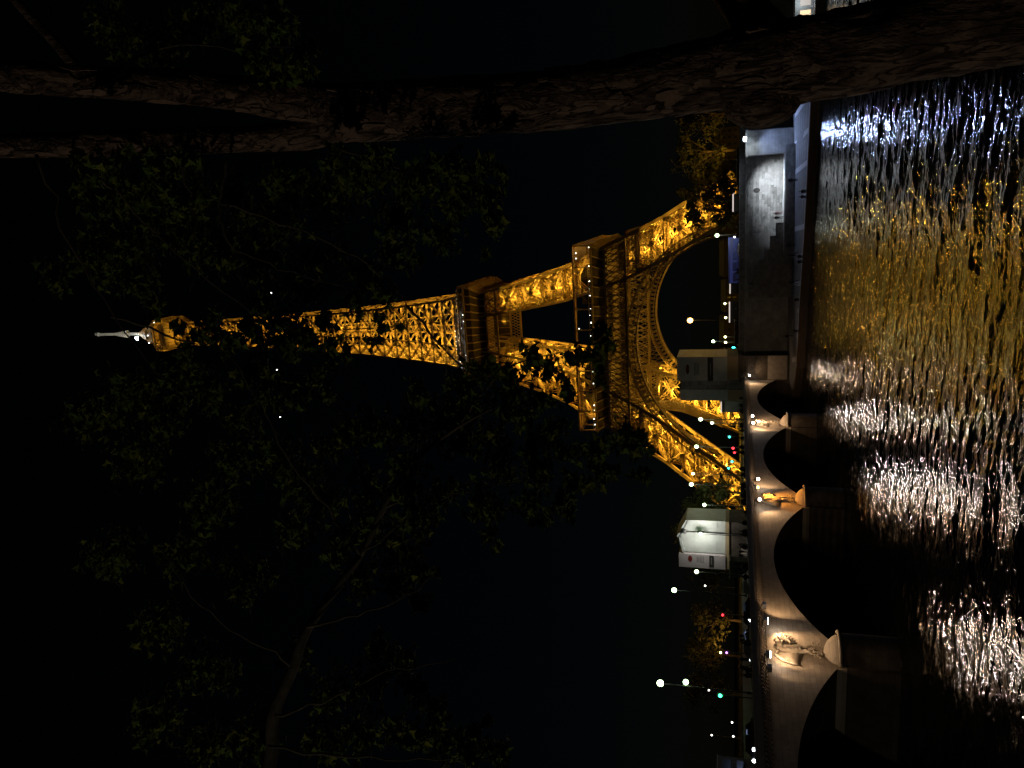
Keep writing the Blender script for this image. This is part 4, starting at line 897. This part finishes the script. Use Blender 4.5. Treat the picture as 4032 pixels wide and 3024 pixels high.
# white stands and strip lights along the far pavement
for x, y, l, z, lab in ((33,170,3.5,12.6,'long white strip light over the pavement right of the bright lamp'),(17,175,6,13.2,'white lit awning strip above the blue coach, longer one'),(10,175,4.5,13.3,'white lit awning strip above the blue coach, shorter one'),(-12,178,2.6,15.1,'bright white panel left of the downstream wrapped monument')):
    s = thing('kiosk', lab, 'kiosk', (x,y,10)); MB().box(-l/2,l/2,0,2.2,0,z-10.3).build('booth', M['house'], s); MB().box(-l/2,l/2,-.5,2.3,z-10.3,z-10.12).build('awning', M['greymetal'], s); MB().box(-l/2,l/2,-.56,-.5,z-10.4,z-10.16).build('strip_light', E_['strip'], s)
for x, y, wd, h, lab in ((7.5,163,4.6,1.9,'pale grey kiosk wall just right of the wrapped monument'),(.5,172,3.5,4.0,'dim pale kiosk under the orange lamp'),(40,165,6,1.6,'grey ticket hut behind the wall near the buttress'),(-33,140,3.2,3.2,'pale booth on the bridge pavement left of the peaked wrapped monument')):
    s = thing('kiosk', lab, 'kiosk', (x,y,9.4 if y < 150 else 10)); MB().box(-wd/2,wd/2,0,2,0,h).build('booth', M['house'], s); MB().box(-wd/2-.15,wd/2+.15,-.3,2.1,h,h+.15).build('roof', M['greymetal'], s)
    for i in range(3): MB().box(-wd/2+.3+i*wd/3.2,-wd/2+.2+(i+.8)*wd/3.2,-.04,0,h*.35,h*.8).build('pane', M['glass'], s)

# ------------------------------------------------------------ people
def person_mesh(pose, nm):
    J = {'stand':[(0,0,.95),(0,0,1.2),(0,0,1.45),(0,0,1.56),(0,.02,1.68),(-.1,0,.9),(-.12,0,.5),(-.12,0,.08),(-.12,-.14,.03),(.1,0,.9),(.12,.02,.5),(.13,.02,.08),(.13,-.12,.03),(-.2,0,1.4),(-.27,.02,1.12),(-.26,-.08,.86),(.2,0,1.4),(.27,.02,1.12),(.26,-.08,.86)],
         'walk':[(0,0,.95),(0,0,1.2),(0,-.02,1.45),(0,-.03,1.56),(0,-.04,1.68),(-.1,0,.9),(-.14,-.2,.52),(-.3,-.16,.1),(-.36,-.28,.04),(.1,0,.9),(.12,.02,.5),(.3,.2,.12),(.3,.08,.04),(-.2,0,1.4),(-.3,.12,1.14),(-.26,.1,.9),(.2,0,1.4),(.28,-.12,1.14),(.22,-.3,.98)],
         'sit':[(0,0,.14),(0,.04,.42),(0,0,.66),(0,-.02,.76),(0,-.05,.88),(-.1,-.02,.14),(-.14,-.42,.2),(-.14,-.46,-.22),(-.14,-.58,-.26),(.1,-.02,.14),(.14,-.42,.2),(.14,-.46,-.22),(.14,-.58,-.26),(-.2,0,.6),(-.26,-.08,.36),(-.16,-.3,.26),(.2,0,.6),(.26,-.08,.36),(.16,-.3,.26)]}[pose]
    rad = [.15,.14,.15,.06,.11,.1,.07,.05,.045,.1,.07,.05,.045,.075,.05,.04,.075,.05,.04]
    ed = [(0,1),(1,2),(2,3),(3,4),(0,5),(5,6),(6,7),(7,8),(0,9),(9,10),(10,11),(11,12),(2,13),(13,14),(14,15),(2,16),(16,17),(17,18)]
    me = bpy.data.meshes.new(nm); me.from_pydata(J, ed, []); o = bpy.data.objects.new(nm, me); COL.objects.link(o)
    md = o.modifiers.new('s', 'SKIN'); sk = me.skin_vertices[0].data
    for i, r_ in enumerate(rad): sk[i].radius = (r_, r_)
    sk[0].use_root = True
    sb = o.modifiers.new('d', 'SUBSURF'); sb.levels = 1; sb.render_levels = 1
    dg = bpy.context.evaluated_depsgraph_get(); out = bpy.data.meshes.new_from_object(o.evaluated_get(dg)); bpy.data.objects.remove(o); out.name = nm
    return out
PM = {k: person_mesh(k, 'body_'+k) for k in ('stand','walk','sit')}
def person(pose, x, y, z, rz, lab, cl='cloth', group=None):
    s = thing('person', lab, 'person', (x,y,z), rz, group)
    me = PM[pose].copy(); me.materials.clear(); me.materials.append(M[cl]); link('body', me, s)
    h = 1.70 if pose != 'sit' else .9; yy = {'stand':.02,'walk':-.04,'sit':-.05}[pose]
    MB().blob((0,yy-.015,h-.02),(.085,.1,.125),10,8).build('head', M['skin'], s, True)
    MB().blob((0,yy+.02,h+.02),(.098,.108,.12),10,8).build('hair', M['print_dark'], s, True)
G = 'people on the far quay'
for pose, x, y, rz, lab, cl in [('walk',19.6,142.6,-.6,'dark figure striding along the quay, legs apart','cloth'),('sit',16.7,142.0,.1,'person sitting alone on the quay edge right of the bridge lights','cloth'),
    ('sit',24.3,137.8,0,'seated person on the quay edge, right one of a close pair below the stair','cloth'),('sit',23.4,138.1,.2,'seated person on the quay edge, left one of a close pair below the stair','cloth'),
    ('stand',25.6,146.4,.3,'standing figure at the foot of the steps, nearer the steps','cloth'),('walk',24.2,142.6,2.5,'figure walking on the quay below the stair in the middle of the paving','cloth'),
    ('sit',34.6,133.5,.1,'person seated on the bright quay edge, right one of two','cloth'),('sit',33.8,133.7,-.1,'person seated on the bright quay edge, left one of two','cloth'),
    ('stand',36.5,144.5,.4,'person standing on the bright paving casting a long shadow','cloth'),('walk',9.3,148.4,1.2,'faint figure on the dark quay near the abutment','cloth'),('sit',11.0,143.6,.2,'faint seated figure on the dark quay edge near the abutment','cloth')]:
    zq = onq(x, y)[0]; person(pose, x, y, zq, rz, lab, cl, G)
person('stand',30.2,152.0,3.56,.2,'person in dark jacket standing on the pale landing at the foot of the stair','cloth',G)
person('stand',31.0,152.1,3.56,-.2,'person in pink patterned top standing on the pale landing','cloth3',G)
for i in range(26):
    x = 7+38*random.random(); person(random.choice(('stand','walk')), x, 159.2+random.random()*3, 10.03, random.uniform(-1.5,1.5), 'dark silhouette of a pedestrian behind the embankment parapet', 'cloth', 'people behind the embankment wall')
for i in range(44):
    y = 58+92*random.random(); person(random.choice(('stand','walk')), random.choice((-1.5,-2.4,-3.3,-32.4,-33.6)), y, 9.46, random.choice((0,3.1))+random.uniform(-.4,.4), 'dark silhouette of a pedestrian crossing the bridge', 'cloth', 'people on the bridge')

# ------------------------------------------------------------ far trees and far houses
def far_tree(x, y, z, h, cr, lab, seed, nl=1500, ls=.7, low=.25, leaf='leafF'):
    r_ = np.random.default_rng(seed); t_ = thing('tree', lab, 'tree', (x,y,z), 0, 'trees on the far bank')
    tr = MB(); tr.tube([(0,0,0),(.1,.1,h*.35),(-.1,0,h*.6)],[.35,.26,.12],8)
    for i in range(7):
        a = i*2.4; tr.tube([(0,0,h*(.25+.04*i)),(math.cos(a)*cr*.4,math.sin(a)*cr*.4,h*(.45+.04*i)),(math.cos(a)*cr*.75,math.sin(a)*cr*.75,h*(.6+.04*i))],[.16,.09,.03],5)
    tr.build('trunk', M['trunkF'], t_)
    cl = [(r_.normal(0,.42)*cr, r_.normal(0,.42)*cr, h*(low+(.95-low)*r_.random()), cr*r_.uniform(.18,.36)) for _ in range(26)]
    cl = [(a*(1-.5*max(0,(c/h-.6)/.4)), b_*(1-.5*max(0,(c/h-.6)/.4)), c, d) for a,b_,c,d in cl]
    k = r_.integers(0, len(cl), nl); C_ = np.array(cl)[k]; dd = r_.normal(size=(nl,3)); dd /= np.linalg.norm(dd,axis=1)[:,None]
    P = C_[:,:3]+dd*C_[:,3:4]*r_.uniform(.55,1.1,(nl,1)); u = r_.normal(size=(nl,3)); u /= np.linalg.norm(u,axis=1)[:,None]; v_ = np.cross(u, dd); v_ /= np.linalg.norm(v_,axis=1)[:,None]+1e-6
    s = ls*r_.uniform(.6,1.3,(nl,1))/2; V_ = np.stack([P-u*s, P-v_*s*.6, P+u*s, P+v_*s*.6], 1).reshape(-1,3)
    F_ = np.arange(nl*4).reshape(-1,4); me = bpy.data.meshes.new('crown'); me.from_pydata(V_.tolist(), [], F_.tolist()); me.materials.append(M[leaf]); link('crown', me, t_)
for i, a in enumerate([(44.5,196,10,16.5,6,'autumn tinted tree catching golden light right of the right tower leg'),(53,199,10,15,6.5,'dark tree at the far right behind the trunk'),(36.5,205,10,15.8,5.6,'dense dark tree hiding the foot of the right tower leg, right half'),
    (31.0,206,10,14.5,5.2,'dense dark tree hiding the foot of the right tower leg, left half'),(40.5,212,10,12,5,'low dark tree between the golden tree and the tower leg'),
    (-50,192,10,17.5,6.5,'tall golden brown tree behind the peaked wrapped monument'),(-42.5,190,10,14.5,6,'olive tree right of the peaked wrapped monument'),(-36.5,188,10,12,5,'low dark tree at the foot of the left tower leg'),
    (-64,200,10,14,7,'dark tree left of the peaked wrapped monument'),(-78,200,10,13,7,'tree with orange lit foliage on the left far bank'),(-92,205,10,15,8,'large dim green tree near the left edge of the far bank'),(-108,210,10,15,8,'dark tree at the left frame edge')]):
    far_tree(*a, seed=i+3, nl=2600 if i in (2,3) else 1700, ls=.75, low=.12 if i in (2,3,4) else .3)
lamp('park_lamp_light','SPOT',(-80,190,12.5),3000,(1,.5,.12),None,.3,to=(-80,200,18),size=110); 
lamp('park_lamp_light','SPOT',(-52,182,12),1500,(1,.55,.15),None,.3,to=(-50,192,22),size=90)
sg = thing('street_lamp','small white park lamp among the orange lit trees on the left','street lamp',(-80,187,10),0,'street lamps on and beyond the bridge'); MB().beam((0,0,0),(0,0,5),.12).build('post',M['darkmetal'],sg); MB().blob((0,0,5.2),.28,8,6).build('globe',E_['lampy'],sg,True)
for i,(x,y,z) in enumerate([(-62,188,19),(-92,188,18.2),(-107,190,17.6),(-95,180,12.3),(-99,180,12.0)]):
    s = thing('street_lamp', ['small white lamp high left of the peaked monument','small white lamp above the dim green tree','small lamp near the left frame edge, highest','tiny bluish lamp low on the left bank','tiny pale lamp lowest on the left bank'][i],'street lamp',(x,y,10),0,'street lamps on and beyond the bridge')
    MB().beam((0,0,0),(0,0,z-10-.2),.12).build('post',M['darkmetal'],s); MB().blob((0,0,z-10),.22,8,6).build('globe',E_['wht'],s,True)
def house(x, y, wd, h, dp, lab, lit):
    b_ = thing('apartment_building', lab, 'building', (x,y,10), 0, 'apartment buildings far beyond the tower')
    MB().box(-wd/2,wd/2,0,dp,0,h).build('wall', M['house'], b_); MB().add([(-wd/2,0,h),(wd/2,0,h),(wd/2,dp,h),(-wd/2,dp,h),(-wd/2+1,2,h+3),(wd/2-1,2,h+3),(wd/2-1,dp-2,h+3),(-wd/2+1,dp-2,h+3)],[(0,1,5,4),(1,2,6,5),(2,3,7,6),(3,0,4,7),(4,5,6,7)]).build('roof', M['roof'], b_)
    for i in range(int(wd/4)):
        for j in range(int(h/3.4)):
            MB().box(-wd/2+1.2+4*i,-wd/2+2.6+4*i,-.15,0,1.2+3.4*j,3.2+3.4*j).build('window', E_['dim'] if random.random() < lit else M['glass'], b_)
for i,(x,wd,h) in enumerate([(-52,20,9),(-30,22,8),(-6,24,9),(18,22,13),(42,20,14),(64,20,12),(-76,24,9)]):
    house(x, 520, wd, h, 14, ['far apartment block low under the left arch foot','far apartment block left of centre under the arch','far apartment block under the middle of the arch','tall far apartment block right of the orange lamp','tallest far apartment block near the right arch foot','far apartment block behind the right leg','far apartment block behind the left leg'][i], .06)
# ------------------------------------------------------------ embankment and right far bank beyond the trunk
rb = thing('river_kiosk', 'bright white and gold lit floating pavilion at the far right, seen beyond the trunk', 'pavilion', (58,128,0))
MB().box(-3,9,0,5,.2,1.0).build('hull', M['greymetal'], rb); MB().box(-2,8,.5,4.5,1.0,3.6).build('cabin', M['greymetal'], rb); MB().box(-2.4,8.4,.2,4.8,3.6,3.8).build('roof', M['greymetal'], rb)
for i in range(5): MB().box(-1.6+1.9*i,-.3+1.9*i,.42,.5,1.7,3.1).build('window', E_['win'] if i%2 else E_['dim'], rb)
for i in range(12): MB().beam((-2.8+.95*i,.1,1.0),(-2.8+.95*i,.1,1.9),.06).build('rail_post', M['carC'], rb)
lamp('pavilion_light','POINT',(3,-2,3),200,(.85,.95,1),rb,.3)
# ------------------------------------------------------------ the near plane tree
def smooth(pts, k=4):
    out = []
    P = [np.array(p) for p in pts]; P = [2*P[0]-P[1]]+P+[2*P[-1]-P[-2]]
    for i in range(1, len(P)-2):
        for j in range(k):
            t_ = j/k; a,b_,c,d = P[i-1:i+3]
            out.append(.5*((2*b_)+(-a+c)*t_+(2*a-5*b_+4*c-d)*t_*t_+(-a+3*b_-3*c+d)*t_**3))
    out.append(P[-2]); return out
def limb(mb, pts, n=14, k=5, rough=.06, seed=0):
    s_ = smooth(pts, k); r_ = np.random.default_rng(seed); ph = r_.uniform(0,6.28,12)
    def jit(i, j):
        a = 2*math.pi*j/n
        return 1+rough*(math.sin(3*a+ph[0]+i*.21)+.8*math.sin(5*a+ph[1]-i*.33)+.7*math.sin(9*a+ph[2]+i*.55)*math.sin(i*.7+ph[3])+.5*math.sin(i*.9+ph[4]))*.5+r_.normal(0,rough*.16)
    mb.tube([tuple(p[:3]) for p in s_], [p[3] for p in s_], n, True, jit)
tree = thing('plane_tree', 'leaning forked plane tree with peeling reddish bark in the right foreground', 'tree', (0,0,0))
base = TRUNK[0]
roots = [(base[0]+.45, base[1]+.9, 2.0, .62),(base[0]+.25, base[1]+.5, (base[2]+2)/2, .5)]
tk = MB(); limb(tk, roots+TRUNK, 40, 9, .07, 1); limb(tk, FORKA, 28, 8, .07, 2); limb(tk, FORKB, 30, 8, .07, 3)
def knot(c, r, out):
    kb = MB().blob((0,0,0),(r*.55,r,r*1.25),18,12); return kb
trunk = tk.build('trunk', M['bark'], tree, True)
k_ = MB(); kc = Vector(KNOT); k_.blob(tuple(kc),(.30,.36,.44),18,12); k_.lathe((0,0,0),[(.0,0)],3) if False else None
k_.build('knot', M['bark'], trunk, True)
bb = MB(); limb(bb, FORKC, 24, 6, .07, 4); bb.build('branch', M['bark'], tree, True)
bb = MB(); limb(bb, FORKD, 16, 6, .07, 5); bb.build('branch', M['bark'], tree, True)
# peeling bark plates standing proud of the trunk
def plates(path, n, seed, par, light):
    r_ = np.random.default_rng(seed); s_ = smooth(path, 6)
    for q in range(n):
        i = r_.integers(2, len(s_)-3); p = s_[i]; d = Vector((s_[i+1]-s_[i-1])[:3]).normalized(); rad = p[3]
        # plates on the side that faces the river and the camera
        toc = (Vector((35.287,2.656,11.8))-Vector(p[:3])).normalized(); sd = d.cross(toc).normalized(); a = r_.uniform(-1.5,1.5)
        nrm = (toc*math.cos(a)+sd*math.sin(a)).normalized(); tg = d.cross(nrm).normalized(); c = Vector(p[:3])+nrm*rad*1.0
        L = r_.uniform(.06,.22); W = r_.uniform(.03,.075); K = 9; pl = MB(); top = []; bot = []
        for j in range(K):
            an_ = 2*math.pi*j/K; rr = r_.uniform(.65,1.15); off = d*math.cos(an_)*L*rr+tg*math.sin(an_)*W*rr
            cur = -(math.sin(an_)*W*rr)**2/(2*rad)
            top.append(c+off+nrm*(.012+cur)); bot.append(c+off*1.04+nrm*(-.05+cur))
        pl.add(top+[c+nrm*.018]+bot, [(j,(j+1)%K,K) for j in range(K)]+[(j+K+1,(j+1)%K+K+1,(j+1)%K,j) for j in range(K)])
        pl.build('bark_plate', M['barkpale'] if r_.random() < light else M['bark'], par)
M['barkpale'] = mat('fresh_bark', (.12,.078,.055), .8, (.19,.125,.09), 6, .5, 24)
plates([p for p in TRUNK[1:]], 190, 1, trunk, .3); plates(FORKA, 44, 2, trunk, .35); plates(FORKB, 50, 3, trunk, .35)
# second plane tree: its trunk is off to the left, one long limb reaches in
tree2 = thing('plane_tree', 'long leafy limb of a second plane tree reaching in from the lower left', 'tree', (0,0,0))
lb = MB(); l0 = LIMB[0]; limb(lb, LIMB, 12, 5, .05, 6); lb.build('limb', M['twig'], tree2, True)
lb = MB(); limb(lb, [(l0[0]-3.2,l0[1]+1.5,2.0,.45),(l0[0]-3.0,l0[1]+1.2,7,.36),(l0[0]-2.2,l0[1]+.8,10.8,.28),(l0[0]-1.0,l0[1]+.3,l0[2]-.8,.2),(l0[0],l0[1],l0[2],.15)], 14, 5, .05, 8); lb.build('trunk', M['bark'], tree2, True)
own = lambda c: tree if TW_OWNER(c) else tree2
def TW_OWNER(p): return p[0]*.97+p[1]*.23 > 33.2
for i, t_ in enumerate(TWIGS):
    s_ = smooth(t_, 5); r_ = np.random.default_rng(40+i); pts = [(p[0]+r_.normal(0,.02), p[1]+r_.normal(0,.02), p[2]+r_.normal(0,.02)) for p in s_]
    MB().tube(pts, [max(.005,p[3]*.5) for p in s_], 6).build('branch', M['twig'], own(t_[0]), True)
# lobed leaves
def leaf_mesh(var):
    r_ = np.random.default_rng(var); n = 11; pts = []
    lob = [.55,.30,.78,.42,1.0,.50,.80,.40,.58,.25,.1]
    ang = [-150,-128,-95,-62,0,62,95,128,150,168,180]
    ang = [-158,-130,-92,-60,-30,0,30,60,92,130,158]; lob = [.5,.32,.82,.5,.55,1.05,.55,.5,.82,.32,.5]
    v = [(0,0,0)]
    for a, l in zip(ang, lob):
        l *= r_.uniform(.85,1.15); a = R(a+r_.uniform(-6,6)); v.append((math.sin(a)*l*.5, math.cos(a)*l*.5+.0, .10*math.cos(2*a)*l+r_.uniform(-.04,.04)))
    v.append((0,-.10,.02)); f = [(0,i+1,i+2) for i in range(10)]+[(0,11,12),(0,12,1)]
    mb = MB(); mb.add(v, f); mb.beam((0,-.1,.02),(0,-.5,-.06),.022); return mb
LV = [leaf_mesh(i) for i in range(4)]
lm = []
for i, l in enumerate(LV):
    for mt in ('leafA','leafB'):
        me = l.mesh('leaf'); me.materials.append(M[mt]); lm.append(me)
count = []; r_ = np.random.default_rng(21); camp = Vector((35.287,2.656,11.8))
for (x, y, z, rad) in CL:
    n = int(8+ 150*rad*rad/.13*1.6)
    c0 = Vector((x,y,z))
    # a few leafy shoots per cluster
    sh_ = [(c0, c0+Vector(r_.normal(0,1,3)).normalized()*rad) for _ in range(max(2,int(n/7)))]
    for q in range(n):
        a, b_ = sh_[r_.integers(0,len(sh_))]; p = a.lerp(b_, r_.uniform(.1,1.05))+Vector(r_.normal(0,1,3))*rad*.17
        s = r_.uniform(.11,.20); count.append((p, s, r_.random() < .28, r_.integers(0,4)))
count.sort(key=lambda c: -c[1]/(c[0]-camp).length)
stuff = {}
for i, (p, s, yel, vi) in enumerate(count):
    nrm = Vector((r_.normal(0,.55), r_.normal(-.25,.55), 1 if r_.random() < .75 else .1)).normalized(); up_ = Vector(r_.normal(0,1,3)); up_.z -= .9; up_ = (up_-nrm*up_.dot(nrm)).normalized(); sd_ = up_.cross(nrm)
    mx = Matrix((sd_*s, up_*s, nrm*s)).transposed().to_4x4(); mx.translation = p
    o_ = own(p)
    if i < 300:
        lo = bpy.data.objects.new('leaf', lm[vi*2+(1 if yel else 0)]); COL.objects.link(lo); lo.parent = o_; lo.matrix_local = mx
    else:
        st_ = stuff.setdefault((o_.name, 'leafB' if yel else 'leafA'), MB()); st_.add([mx @ Vector(v) for v in LV[vi].v], LV[vi].f)
for (on, mt), st_ in stuff.items():
    tag(st_.build('foliage', M[mt], bpy.data.objects[on]), kind='stuff')
# the two stars
for x, y, z, lab in STARS:
    s = thing('star', lab, 'star', (x,y,z)); 
    MB().blob((0,0,0), 4.2, 8, 6).build('glow', E_['wht'], s)
